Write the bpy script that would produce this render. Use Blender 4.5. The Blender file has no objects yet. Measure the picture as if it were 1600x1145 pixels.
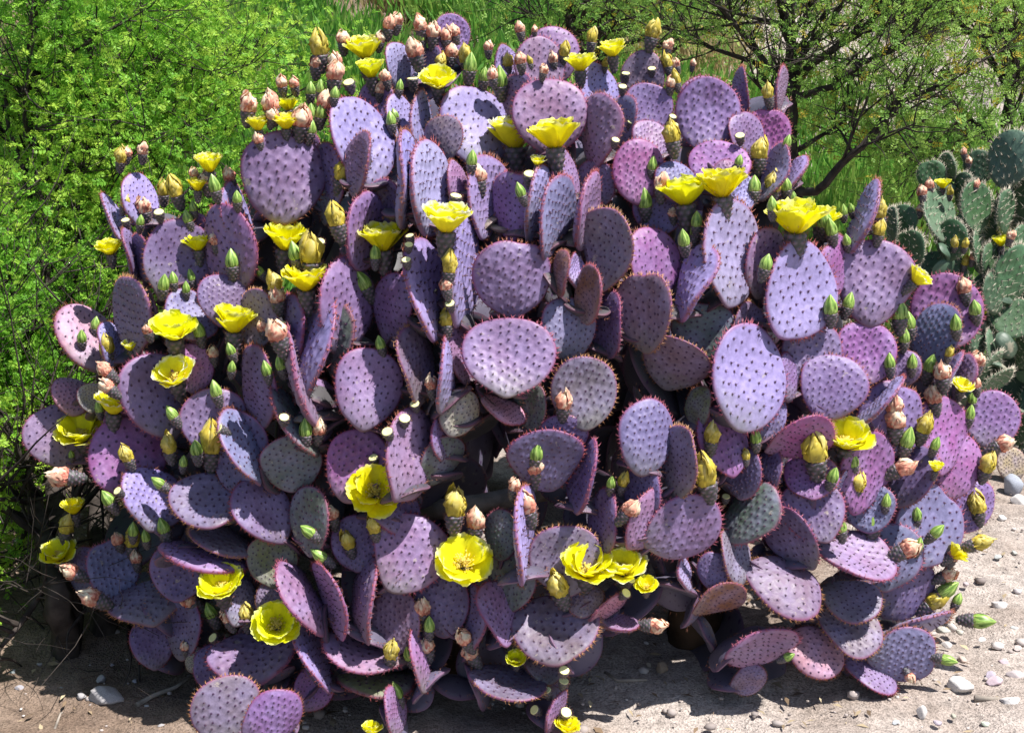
import bpy, math, random
import numpy as np
from mathutils import Vector, Matrix
R_ = math.radians
random.seed(7); rng = np.random.default_rng(11)
SC = bpy.context.scene
COL = SC.collection

# ------------------------------------------------------------------ camera, sky, sun, exposure
CAMH, PITCH, HFOV = 1.55, R_(17.0), R_(40.0)
cam_d = bpy.data.cameras.new('camera'); cam = bpy.data.objects.new('camera', cam_d); COL.objects.link(cam)
cam.location = (0, 0, CAMH); cam.rotation_euler = (math.pi/2 - PITCH, 0, 0)
cam_d.sensor_width = 36; cam_d.sensor_fit = 'HORIZONTAL'; cam_d.lens = 18/math.tan(HFOV/2)
cam_d.clip_start = 0.05; cam_d.clip_end = 2000
SC.camera = cam
SUN = Vector((0.40, -0.11, 0.90)).normalized()
elev = math.asin(SUN.z); azim = math.atan2(SUN.x, SUN.y)
w = bpy.data.worlds.new('World'); SC.world = w; w.use_nodes = True
nt = w.node_tree; bg = nt.nodes['Background']; sk = nt.nodes.new('ShaderNodeTexSky')
sk.sky_type = 'NISHITA'; sk.sun_disc = False; sk.sun_elevation = elev; sk.sun_rotation = azim
nt.links.new(sk.outputs[0], bg.inputs[0]); bg.inputs[1].default_value = 0.075
sl = bpy.data.lights.new('sun', 'SUN'); sl.energy = 4.6; sl.angle = R_(0.5); sl.color = (1, 0.965, 0.92)
so = bpy.data.objects.new('sun', sl); COL.objects.link(so); so.location = (3, -2, 8)
so.rotation_euler = (-SUN).to_track_quat('-Z', 'Y').to_euler()
SC.view_settings.view_transform = 'Standard'; SC.view_settings.look = 'None'
SC.view_settings.exposure = 0.82; SC.view_settings.gamma = 1.0
SC.render.engine = 'CYCLES'

# ------------------------------------------------------------------ measuring helpers (photo pixel -> point in the place)
FPX = 800/math.tan(HFOV/2)
FW = Vector((0, math.cos(PITCH), -math.sin(PITCH))); UP = Vector((0, math.sin(PITCH), math.cos(PITCH))); RT = Vector((1, 0, 0))
CAM = Vector((0, 0, CAMH))
def ray(px, py): return FW + RT*((px-800)/FPX) + UP*((572.5-py)/FPX)
def at(px, py, D): return CAM + ray(px, py)*D
def hill(x, y):
    z = 0.0
    if y > 5.5: z += 0.105*(y-5.5) + 0.004*(y-5.5)**2*0.3
    z += 0.02*math.sin(x*2.1+y*1.3)*math.sin(y*1.7-x*0.6) + 0.06*math.sin(x*0.5+1)*math.sin(y*0.4)*max(0, min(1, (y-4.5)/3))
    return z
def ground_D(px, py):
    d = ray(px, py); D = 1.0
    for _ in range(400):
        p = CAM + d*D
        if p.z <= hill(p.x, p.y): break
        D += 0.02 + 0.004*D
    return D
def on_ground(px, py):
    p = at(px, py, ground_D(px, py)); p.z = hill(p.x, p.y); return p
EC = Vector((0.0, 3.30, 0.20)); ER = Vector((1.20, 0.74, 1.20))
def shell_D(px, py):
    d = ray(px, py); o = CAM - EC
    a = sum((d[i]/ER[i])**2 for i in range(3)); b = 2*sum(d[i]*o[i]/ER[i]**2 for i in range(3)); c = sum((o[i]/ER[i])**2 for i in range(3)) - 1
    disc = b*b - 4*a*c
    return (-b - math.sqrt(max(disc, 0)))/(2*a)

# ------------------------------------------------------------------ mesh helpers
def mesh_np(name, V, F, mat=None, smooth=True, attrs=None):
    V = np.asarray(V, dtype=np.float32); me = bpy.data.meshes.new(name)
    if isinstance(F, np.ndarray) and F.ndim == 2:
        k = F.shape[1]; n = len(F)
        me.vertices.add(len(V)); me.vertices.foreach_set('co', V.ravel())
        me.loops.add(n*k); me.loops.foreach_set('vertex_index', F.astype(np.int32).ravel())
        me.polygons.add(n); me.polygons.foreach_set('loop_start', np.arange(0, n*k, k, dtype=np.int32))
    else:
        me.from_pydata(V.tolist(), [], [list(f) for f in F])
    me.update(calc_edges=True); me.validate()
    if smooth: me.polygons.foreach_set('use_smooth', np.ones(len(me.polygons), dtype=bool))
    for k_, v in (attrs or {}).items():
        at_ = me.attributes.new(k_, 'FLOAT', 'POINT'); at_.data.foreach_set('value', np.asarray(v, dtype=np.float32))
    if mat: me.materials.append(mat)
    return me
def link(name, me, parent=None, mw=None, color=None, kind=None):
    o = bpy.data.objects.new(name, me); COL.objects.link(o)
    if parent is not None: o.parent = parent
    if mw is not None: o.matrix_basis = mw
    if color is not None: o.color = (*color, 1)
    if kind: o['kind'] = kind
    return o
def tag(o, label, cat, group=None):
    o['label'] = label; o['category'] = cat
    if group: o['group'] = group
    return o
def empty(name, loc):
    o = bpy.data.objects.new(name, None); COL.objects.link(o); o.location = loc; o.empty_display_size = 0.05; return o
class Acc:
    def __init__(s): s.V = []; s.F = []; s.n = 0; s.A = {}
    def add(s, V, F, **attrs):
        V = np.asarray(V, dtype=np.float32); s.V.append(V); s.F.append(np.asarray(F)+s.n); s.n += len(V)
        for k, v in attrs.items(): s.A.setdefault(k, []).append(np.broadcast_to(np.asarray(v, dtype=np.float32), (len(V),)))
    def mesh(s, name, mat, smooth=True):
        return mesh_np(name, np.concatenate(s.V), np.concatenate(s.F), mat, smooth, {k: np.concatenate(v) for k, v in s.A.items()})
def tube(pts, rad, seg=6):
    pts = [Vector(p) for p in pts]; n = len(pts); V = []; F = []
    prev = None
    for i, p in enumerate(pts):
        t = (pts[min(i+1, n-1)] - pts[max(i-1, 0)]).normalized()
        if prev is None:
            a = t.orthogonal().normalized()
        else:
            a = (prev - t*prev.dot(t)).normalized()
        prev = a; b = t.cross(a)
        for j in range(seg):
            q = 2*math.pi*j/seg; V.append(p + (a*math.cos(q)+b*math.sin(q))*rad[i])
    for i in range(n-1):
        for j in range(seg):
            F.append((i*seg+j, i*seg+(j+1) % seg, (i+1)*seg+(j+1) % seg, (i+1)*seg+j))
    c = len(V); V.append(pts[0]); V.append(pts[-1])
    for j in range(seg):
        F.append((c, (j+1) % seg, j, j)); F.append((c+1, (n-1)*seg+j, (n-1)*seg+(j+1) % seg, (n-1)*seg+(j+1) % seg))
    return np.array([tuple(v) for v in V]), np.array(F)
def tubes_mesh(name, lst, mat, seg=6):
    V = []; F = []; n = 0
    for pts, rad in lst:
        v, f = tube(pts, rad, seg); V.append(v)
        for q in f:
            q = [int(x)+n for x in q]
            if q[2] == q[3]: q = q[:3]
            F.append(q)
        n += len(v)
    return mesh_np(name, np.concatenate(V), F, mat)

# ------------------------------------------------------------------ materials
def new_mat(name):
    m = bpy.data.materials.new(name); m.use_nodes = True; t = m.node_tree; b = t.nodes['Principled BSDF']
    return m, t, b
def N(t, ty, **kw):
    n = t.nodes.new(ty)
    for k, v in kw.items():
        if k.startswith('i_'):
            k = k[2:]; n.inputs[int(k) if k.isdigit() else k].default_value = v
        else: setattr(n, k, v)
    return n
def ramp(t, fac, stops):
    r = t.nodes.new('ShaderNodeValToRGB'); e = r.color_ramp.elements
    while len(e) < len(stops): e.new(0.5)
    for el, (p, c) in zip(e, stops): el.position = p; el.color = c if len(c) == 4 else (*c, 1)
    t.links.new(fac, r.inputs[0]); return r.outputs[0]
def mix(t, f, a, b, mode='MIX'):
    m = t.nodes.new('ShaderNodeMix'); m.data_type = 'RGBA'; m.blend_type = mode
    for s, v in ((m.inputs[0], f), (m.inputs[6], a), (m.inputs[7], b)):
        if hasattr(v, 'is_linked'): t.links.new(v, s)
        else: s.default_value = v if not isinstance(v, tuple) or len(v) == 4 else (*v, 1)
    return m.outputs[2]
def mth(t, op, a, b=None):
    m = t.nodes.new('ShaderNodeMath'); m.operation = op
    for s, v in ((m.inputs[0], a), (m.inputs[1], b)):
        if v is None: continue
        if hasattr(v, 'is_linked'): t.links.new(v, s)
        else: s.default_value = v
    return m.outputs[0]
def attr(t, name): return N(t, 'ShaderNodeAttribute', attribute_name=name).outputs['Fac']

def pad_material(name, rim_c, spot_c, bloom_c):
    m, t, b = new_mat(name); L = t.links
    oi = N(t, 'ShaderNodeObjectInfo'); tc = N(t, 'ShaderNodeTexCoord')
    off = N(t, 'ShaderNodeVectorMath', operation='ADD'); L.new(tc.outputs['Object'], off.inputs[0])
    rr = mth(t, 'MULTIPLY', oi.outputs['Random'], 37.0); cb = N(t, 'ShaderNodeCombineXYZ'); L.new(rr, cb.inputs[0]); L.new(rr, cb.inputs[2]); L.new(cb.outputs[0], off.inputs[1])
    n1 = N(t, 'ShaderNodeTexNoise'); n1.inputs['Scale'].default_value = 1.5; n1.inputs['Detail'].default_value = 4; L.new(off.outputs[0], n1.inputs['Vector'])
    n2 = N(t, 'ShaderNodeTexNoise'); n2.inputs['Scale'].default_value = 9; n2.inputs['Detail'].default_value = 5; L.new(off.outputs[0], n2.inputs['Vector'])
    n3 = N(t, 'ShaderNodeTexNoise'); n3.inputs['Scale'].default_value = 2.6; n3.inputs['Detail'].default_value = 6; n3.inputs['Roughness'].default_value = 0.7; L.new(off.outputs[0], n3.inputs['Vector'])
    c = oi.outputs['Color']
    f1 = ramp(t, n1.outputs[0], [(0.38, (0, 0, 0)), (0.68, (1, 1, 1))])
    c = mix(t, mth(t, 'MULTIPLY', f1, 0.45), c, mix(t, 0.75, c, bloom_c))
    f2 = ramp(t, n2.outputs[0], [(0.3, (0.80, 0.80, 0.80)), (0.7, (1.13, 1.13, 1.13))])
    c = mix(t, 1.0, c, f2, 'MULTIPLY')
    rim = attr(t, 'rim'); spot = attr(t, 'spot')
    c = mix(t, mth(t, 'MULTIPLY', rim, 0.75), c, rim_c)
    c = mix(t, ramp(t, spot, [(0.30, (0, 0, 0)), (0.68, (0.95,)*3)]), c, spot_c)
    sy = N(t, 'ShaderNodeSeparateXYZ'); L.new(tc.outputs['Object'], sy.inputs[0])
    old = mth(t, 'MULTIPLY', ramp(t, mth(t, 'ADD', mth(t, 'MULTIPLY', sy.outputs[1], -0.6), mth(t, 'MULTIPLY', n3.outputs[0], 0.7)), [(0.45, (0, 0, 0)), (0.95, (1, 1, 1))]), oi.outputs['Random'])
    c = mix(t, mth(t, 'MULTIPLY', old, 0.75), c, (0.125, 0.13, 0.095))
    sc = ramp(t, n3.outputs[0], [(0.645, (0, 0, 0)), (0.675, (1, 1, 1))])
    c = mix(t, mth(t, 'MULTIPLY', sc, 0.55), c, (0.42, 0.36, 0.27))
    L.new(c, b.inputs['Base Color'])
    b.inputs['Roughness'].default_value = 0.5; b.inputs['Specular IOR Level'].default_value = 0.42
    L.new(ramp(t, n2.outputs[0], [(0.3, (0.42,)*3), (0.7, (0.62,)*3)]), b.inputs['Roughness'])
    bp = N(t, 'ShaderNodeBump'); bp.inputs['Strength'].default_value = 0.12; bp.inputs['Distance'].default_value = 0.01
    L.new(n2.outputs[0], bp.inputs['Height']); L.new(bp.outputs[0], b.inputs['Normal'])
    return m
M_pad = pad_material('purple_pad', (0.25, 0.05, 0.13), (0.045, 0.014, 0.065), (0.32, 0.275, 0.51))
M_gpad = pad_material('green_pad', (0.10, 0.17, 0.10), (0.030, 0.045, 0.03), (0.09, 0.16, 0.10))
def flat(name, c, rough=0.6, var=0.25, scale=8, spec=0.3, trans=0.0, objcol=False):
    m, t, b = new_mat(name); L = t.links
    n = N(t, 'ShaderNodeTexNoise'); n.inputs['Scale'].default_value = scale; n.inputs['Detail'].default_value = 5
    tc = N(t, 'ShaderNodeTexCoord'); L.new(tc.outputs['Object'], n.inputs['Vector'])
    f = ramp(t, n.outputs[0], [(0.3, (1-var,)*3), (0.7, (1+var,)*3)])
    base = N(t, 'ShaderNodeObjectInfo').outputs['Color'] if objcol else (*c, 1)
    L.new(mix(t, 1.0, base, f, 'MULTIPLY'), b.inputs['Base Color'])
    b.inputs['Roughness'].default_value = rough; b.inputs['Specular IOR Level'].default_value = spec
    if trans: translucent(t, b, trans)
    return m
def translucent(t, b, amt):
    L = t.links; src = b.inputs['Base Color'].links[0].from_socket
    tr = N(t, 'ShaderNodeBsdfTranslucent'); L.new(src, tr.inputs[0]); ms = N(t, 'ShaderNodeMixShader'); ms.inputs[0].default_value = amt
    out = [n for n in t.nodes if n.type == 'OUTPUT_MATERIAL'][0]
    L.new(b.outputs[0], ms.inputs[1]); L.new(tr.outputs[0], ms.inputs[2]); L.new(ms.outputs[0], out.inputs[0])
def spine_material():
    m, t, b = new_mat('spine'); oi = N(t, 'ShaderNodeObjectInfo')
    t.links.new(mix(t, attr(t, 'e'), (0.085, 0.035, 0.055), oi.outputs['Color']), b.inputs['Base Color']); b.inputs['Roughness'].default_value = 0.45; return m
M_spine = spine_material()
def petal_material():
    m, t, b = new_mat('petal'); L = t.links
    tip = attr(t, 'tip'); tc = N(t, 'ShaderNodeTexCoord'); n = N(t, 'ShaderNodeTexNoise'); n.inputs['Scale'].default_value = 3
    L.new(tc.outputs['Object'], n.inputs['Vector'])
    c = ramp(t, tip, [(0.0, (0.80, 0.64, 0.010)), (0.35, (0.92, 0.86, 0.008)), (0.85, (0.94, 0.92, 0.012)), (1.0, (0.93, 0.92, 0.30))])
    f = ramp(t, n.outputs[0], [(0.35, (0.88,)*3), (0.65, (1.06,)*3)])
    c = mix(t, 1.0, mix(t, 1.0, c, f, 'MULTIPLY'), N(t, 'ShaderNodeObjectInfo').outputs['Color'], 'MULTIPLY'); L.new(c, b.inputs['Base Color']); b.inputs['Roughness'].default_value = 0.45
    b.inputs['Specular IOR Level'].default_value = 0.3; translucent(t, b, 0.35); return m
M_petal = petal_material()
M_stamen = flat('stamen', (0.90, 0.72, 0.16), 0.6, 0.15, 30, trans=0.3)
def strip_material(name, stops, key='st', rough=0.5, trans=0.0):
    m, t, b = new_mat(name); L = t.links
    c = ramp(t, attr(t, key), stops); n = N(t, 'ShaderNodeTexNoise'); n.inputs['Scale'].default_value = 2.5; tc = N(t, 'ShaderNodeTexCoord'); L.new(tc.outputs['Object'], n.inputs['Vector'])
    L.new(mix(t, 1.0, c, ramp(t, n.outputs[0], [(0.3, (0.72,)*3), (0.7, (1.2,)*3)]), 'MULTIPLY'), b.inputs['Base Color'])
    b.inputs['Roughness'].default_value = rough
    if trans: translucent(t, b, trans)
    return m
M_ovary = strip_material('ovary', [(0.0, (0.035, 0.05, 0.035)), (0.40, (0.06, 0.065, 0.06)), (1.0, (0.21, 0.15, 0.22))])
M_green = strip_material('green_bud', [(0.0, (0.10, 0.20, 0.03)), (0.5, (0.24, 0.40, 0.07)), (1.0, (0.55, 0.66, 0.20))], rough=0.4)
M_ybud = strip_material('yellow_bud', [(0.0, (0.36, 0.30, 0.05)), (0.5, (0.66, 0.52, 0.06)), (1.0, (0.78, 0.68, 0.28))], trans=0.2)
M_with = strip_material('withered', [(0.0, (0.42, 0.09, 0.06)), (0.3, (0.70, 0.27, 0.19)), (0.55, (0.84, 0.52, 0.36)), (0.85, (0.90, 0.80, 0.58)), (1.0, (0.90, 0.84, 0.62))], rough=0.75, trans=0.15)
M_cut = flat('cut_top', (0.80, 0.78, 0.36), 0.5, 0.12, 60)
M_bark = flat('bark', (0.055, 0.045, 0.040), 0.9, 0.5, 30, 0.1)
M_wood = flat('old_wood', (0.075, 0.047, 0.03), 0.9, 0.6, 14, 0.1)
M_dry = flat('dry_wood', (0.30, 0.26, 0.22), 0.9, 0.4, 25, 0.1)
def leaf_material(name, stops, trans=0.42):
    m, t, b = new_mat(name); L = t.links
    L.new(ramp(t, attr(t, 'v'), stops), b.inputs['Base Color']); b.inputs['Roughness'].default_value = 0.5; b.inputs['Specular IOR Level'].default_value = 0.25
    translucent(t, b, trans); return m
M_leafL = leaf_material('mesquite_leaf', [(0.0, (0.11, 0.29, 0.030)), (0.5, (0.21, 0.48, 0.045)), (1.0, (0.42, 0.62, 0.07))])
M_leafR = leaf_material('thorn_leaf', [(0.0, (0.13, 0.29, 0.05)), (0.5, (0.24, 0.43, 0.08)), (0.93, (0.36, 0.53, 0.10)), (1.0, (0.50, 0.40, 0.05))])
M_leafS = leaf_material('shrub_leaf', [(0.0, (0.07, 0.20, 0.03)), (0.5, (0.14, 0.36, 0.05)), (1.0, (0.30, 0.45, 0.09))])
M_grass = leaf_material('grass_blade', [(0.0, (0.12, 0.22, 0.04)), (0.45, (0.22, 0.27, 0.08)), (1.0, (0.48, 0.39, 0.20))])
def ground_material():
    m, t, b = new_mat('sand'); L = t.links; g = N(t, 'ShaderNodeNewGeometry'); P = g.outputs['Position']
    def noise(s, d=6, r=0.6):
        n = N(t, 'ShaderNodeTexNoise'); n.inputs['Scale'].default_value = s; n.inputs['Detail'].default_value = d; n.inputs['Roughness'].default_value = r; L.new(P, n.inputs['Vector']); return n.outputs[0]
    a, f, v = noise(2.2), noise(34), noise(190, 3)
    c = ramp(t, a, [(0.32, (0.27, 0.205, 0.165)), (0.55, (0.45, 0.385, 0.34)), (0.75, (0.56, 0.49, 0.445))])
    c = mix(t, 1.0, c, ramp(t, f, [(0.3, (0.66,)*3), (0.52, (1, 1, 1)), (0.75, (1.25,)*3)]), 'MULTIPLY')
    c = mix(t, 1.0, c, ramp(t, v, [(0.32, (0.55,)*3), (0.5, (1, 1, 1)), (0.7, (1.3,)*3)]), 'MULTIPLY')
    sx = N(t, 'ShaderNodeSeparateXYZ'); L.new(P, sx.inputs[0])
    lf = mth(t, 'ADD', mth(t, 'MULTIPLY', sx.outputs[0], -0.55), mth(t, 'MULTIPLY', a, 1.1))      # brown litter soil towards the tree, with the shade there painted in
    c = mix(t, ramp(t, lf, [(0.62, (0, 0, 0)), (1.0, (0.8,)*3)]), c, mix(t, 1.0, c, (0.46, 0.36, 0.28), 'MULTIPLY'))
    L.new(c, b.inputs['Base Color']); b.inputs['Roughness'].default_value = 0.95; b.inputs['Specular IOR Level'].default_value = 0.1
    h = mth(t, 'ADD', mth(t, 'MULTIPLY', f, 0.6), mth(t, 'MULTIPLY', v, 0.35))
    bp = N(t, 'ShaderNodeBump'); bp.inputs['Strength'].default_value = 0.9; bp.inputs['Distance'].default_value = 0.025
    L.new(h, bp.inputs['Height']); L.new(bp.outputs[0], b.inputs['Normal']); return m
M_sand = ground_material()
M_rock = flat('stone', (0, 0, 0), 0.9, 0.35, 22, 0.15, objcol=True)
M_peb = strip_material('pebble', [(0.0, (0.22, 0.18, 0.165)), (0.5, (0.42, 0.36, 0.33)), (1.0, (0.60, 0.55, 0.52))], key='v', rough=0.9)

# ------------------------------------------------------------------ ground
def make_ground():
    ys = np.concatenate([np.linspace(-6, 1.5, 10), np.linspace(1.6, 6, 190), np.linspace(6.1, 20, 100), np.linspace(21, 90, 40)])
    xs = np.concatenate([np.linspace(-70, -8, 24), np.linspace(-7.6, -2.3, 30), np.linspace(-2.25, 2.25, 190), np.linspace(2.3, 7.6, 30), np.linspace(8, 70, 24)])
    X, Y = np.meshgrid(xs, ys); Z = np.vectorize(hill)(X, Y)
    for _ in range(60):
        kx, ky, ph = rng.normal(0, 14), rng.normal(0, 14), rng.uniform(0, 6.28)
        Z = Z + 0.0016*np.sin(kx*X+ky*Y+ph)
    nx = len(xs); ny = len(ys); i = np.arange(nx*ny).reshape(ny, nx)
    F = np.stack([i[:-1, :-1], i[:-1, 1:], i[1:, 1:], i[1:, :-1]], -1).reshape(-1, 4)
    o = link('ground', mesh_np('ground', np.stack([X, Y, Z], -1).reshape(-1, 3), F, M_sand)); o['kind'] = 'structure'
    return o
make_ground()

# ------------------------------------------------------------------ pad prototypes (unit pads: x width, y base -1 .. tip +1, z thickness)
def outline(u, v, sh):
    # disc (u,v) -> obovate pad
    x = u*(1 + sh['ob']*v - 0.06*v*v) ; y = v.copy()
    nb = np.clip((-v-0.55)/0.45, 0, 1); x = x*(1 - sh['neck']*nb*nb)
    if sh['notch']: y = y - sh['notch']*np.exp(-((u-sh['nx'])/0.33)**2)*np.clip(v, 0, 1)**2
    an = np.arctan2(u, v); r2 = u*u+v*v
    wob = 1 + r2*(sh['w1']*np.sin(2*an+sh['ph']) + sh['w2']*np.sin(3*an+sh['ph']*2.3) + sh['w3']*np.sin(5*an+sh['ph']*3.7))
    return x*wob, y*wob
def areoles(sh):
    sp = sh['sp']; pts = []
    rows = int(2/(sp*0.87))+2
    for r in range(-rows, rows):
        for c in range(-rows, rows):
            u = (c + 0.5*(r % 2))*sp; v = r*sp*0.87
            ca, sa = math.cos(sh['rot']), math.sin(sh['rot'])
            u, v = u*ca - v*sa + sh['r'].normal(0, 0.13*sp), u*sa + v*ca + sh['r'].normal(0, 0.13*sp)
            if u*u + v*v < 0.86: pts.append((u, v))
    return np.array(pts)
def disc_grid(n):
    g = np.linspace(-1, 1, n+1); A, B = np.meshgrid(g, g)
    u = A*np.sqrt(1-B*B/2); v = B*np.sqrt(1-A*A/2); return u, v
def surf(u, v, sh, side, pts, bump=True):
    r = np.clip(np.sqrt(u*u+v*v), 0, 1)
    x, y = outline(u, v, sh)
    th = sh['T']*np.sqrt(np.clip(1-r**5, 0, 1))*(1+0.25*np.clip(-v, 0, 1))
    spot = np.zeros_like(u); bmp = np.zeros_like(u)
    if bump:
        for (a, b) in pts:
            d2 = (u-a)**2 + (v-b)**2
            spot = np.maximum(spot, np.exp(-d2/(0.165*sh['sp'])**2)); bmp = np.maximum(bmp, np.exp(-d2/(0.40*sh['sp'])**2))
    z = side*(th + sh['h']*bmp*np.clip((1-r)*6, 0, 1))
    z = z + sh['bend']*(y*y) + sh['cup']*(x*x) + sh['tw']*x*y + sh['wv']*np.sin(3.1*x+sh['ph'])*np.sin(2.6*y+sh['ph']*1.7)
    rim = np.clip((r-0.92)/0.08, 0, 1)**1.2
    return np.stack([x, y, z], -1), spot*(1-rim*0.4), rim
def new_shape(k, sp=None):
    r = np.random.default_rng(100+k)
    return dict(r=r, ob=r.uniform(0.07, 0.21), neck=r.uniform(0.15, 0.4), notch=(0.12 if k % 9 == 5 else 0.0), nx=r.uniform(-0.3, 0.3), sp=sp or r.uniform(0.205, 0.25), rot=r.uniform(0.2, 0.9),
                T=r.uniform(0.085, 0.12), h=r.uniform(0.006, 0.030), bend=r.uniform(-0.12, 0.18), cup=r.uniform(-0.10, 0.18), tw=r.uniform(-0.16, 0.16), wv=r.uniform(0.02, 0.07), ph=r.uniform(0, 6), w1=r.uniform(0, .035), w2=r.uniform(0, .04), w3=r.uniform(0, .018))
def spike(acc, p, d, L, wd, e=0.0):
    d = d/np.linalg.norm(d); a = np.cross(d, [0.3, 0.5, 0.81]); a /= np.linalg.norm(a); b = np.cross(d, a)
    V = [p+wd*a, p+wd*(-0.5*a+0.87*b), p+wd*(-0.5*a-0.87*b), p+d*L]
    acc.add(V, [(0, 1, 3), (1, 2, 3), (2, 0, 3)], e=e)
def make_pad(k, mat, n=60, long_sp=False, tag_='pad', sp=None):
    sh = new_shape(k, sp); pts = areoles(sh); r = sh['r']
    u, v = disc_grid(n); acc = Acc(); i = np.arange((n+1)**2).reshape(n+1, n+1)
    F = np.stack([i[:-1, :-1], i[:-1, 1:], i[1:, 1:], i[1:, :-1]], -1).reshape(-1, 4)
    for side in (1, -1):
        P, s, rm = surf(u, v, sh, side, pts)
        acc.add(P.reshape(-1, 3), F if side == 1 else F[:, ::-1], spot=s.ravel(), rim=rm.ravel())
    me = acc.mesh(tag_, mat)
    # weld the two faces at the rim
    import bmesh
    bm = bmesh.new(); bm.from_mesh(me); bmesh.ops.remove_doubles(bm, verts=[x for x in bm.verts if x.is_boundary], dist=0.004); bm.to_mesh(me); bm.free()
    me.polygons.foreach_set('use_smooth', np.ones(len(me.polygons), dtype=bool))
    sa = Acc()
    for side in (1, -1):
        pu = pts[:, 0]; pv = pts[:, 1]
        P, _, _ = surf(pu, pv, sh, side, pts)
        for q in P:
            for _ in range(3 if long_sp else 3):
                d = np.array([r.normal(0, 0.5), r.normal(0.45, 0.5), side*1.0])
                spike(sa, q, d, r.uniform(0.12, 0.30) if long_sp else r.uniform(0.05, 0.095), 0.0095, 1.0 if long_sp else 0.0)
    for kx in range(52):
        a = 2*math.pi*(kx+r.uniform(-0.3, 0.3))/52
        uu = np.array([math.sin(a)*0.985]); vv = np.array([math.cos(a)*0.985])
        if vv[0] < -0.9: continue
        P, _, _ = surf(uu, vv, sh, 1, pts, False); q = P[0]*np.array([1, 1, 1.0]); q[2] -= sh['T']*0.2
        for _ in range(5):
            d = np.array([uu[0], vv[0]+0.25, 0]) + r.normal(0, 0.45, 3)
            spike(sa, q + np.array([0, 0, r.normal(0, 0.03)]), d, (r.uniform(0.12, 0.28) if long_sp else r.uniform(0.06, 0.15)), 0.0105, 1.0)
    sm = sa.mesh(tag_+'_spines', M_spine, smooth=False)
    return me, sm
PADS = [make_pad(k, M_pad, 68) for k in range(20)]
GPADS = [make_pad(40+k, M_gpad, 44, True, 'green_pad', sp=0.34) for k in range(5)]

TINT = dict(p=(0.185, 0.112, 0.248), l=(0.275, 0.232, 0.452), m=(0.272, 0.095, 0.270), g=(0.115, 0.140, 0.115), k=(0.46, 0.23, 0.31), d=(0.122, 0.082, 0.188), b=(0.172, 0.168, 0.295), y=(0.168, 0.124, 0.172),
            o=(0.21, 0.10, 0.065), q=(0.245, 0.138, 0.252), e=(0.17, 0.18, 0.08), c=(0.30, 0.27, 0.19))
# y mauve-grey, q pinkish mauve
def pad_frame(cx, cy, a, b, rot, flag, D, kw=0.82):
    d = ray(cx, cy); Nn = (-d).normalized(); Rr = UP.cross(Nn).normalized(); Uu = Nn.cross(Rr).normalized()
    C = CAM + d*D; s = D*d.length/FPX*0.985
    a *= s*1.04; b *= s*1.04; th = R_(rot)
    e1 = Rr*math.sin(th) + Uu*math.cos(th); e2 = Rr*math.cos(th) - Uu*math.sin(th)
    pit = {'u': 9, 'U': 27, 'd': -9, 'D': -22, 'f': 1}[flag[0]]; ys = 1 if (len(flag) < 2 or flag[1] == 'r') else -1
    kw = min(1.06, max(kw, b/a)); cp = math.cos(R_(pit)); Lt = a/cp; q = b/(kw*Lt)
    if q > 1.0:
        Lt = b/kw; cp = max(0.25, a/Lt); pit = math.degrees(math.acos(min(1, cp)))*(1 if pit >= 0 else -1); q = 1.0
    q = max(q, 0.12)
    # rotate about the long axis first (yaw), then pitch the whole pad
    l3 = (e1*math.cos(R_(pit)) - Nn*math.sin(R_(pit))).normalized()
    n0 = e2.cross(l3)
    if n0.dot(Nn) < 0: n0 = -n0
    best = None
    for sg in (1, -1):
        w3 = (e2*q + n0*sg*math.sqrt(1-q*q)).normalized(); nn = w3.cross(l3).normalized()
        if nn.dot(Nn) < 0: nn = -nn
        sc = nn.dot(Rr)*ys
        if best is None or sc > best[0]: best = (sc, w3, nn)
    w3, nn = best[1], best[2]
    Wt = kw*Lt if q > 0.12 else b/0.12
    if w3.cross(l3).dot(nn) < 0: w3 = -w3
    return C, w3, l3, nn, Wt, Lt

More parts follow.
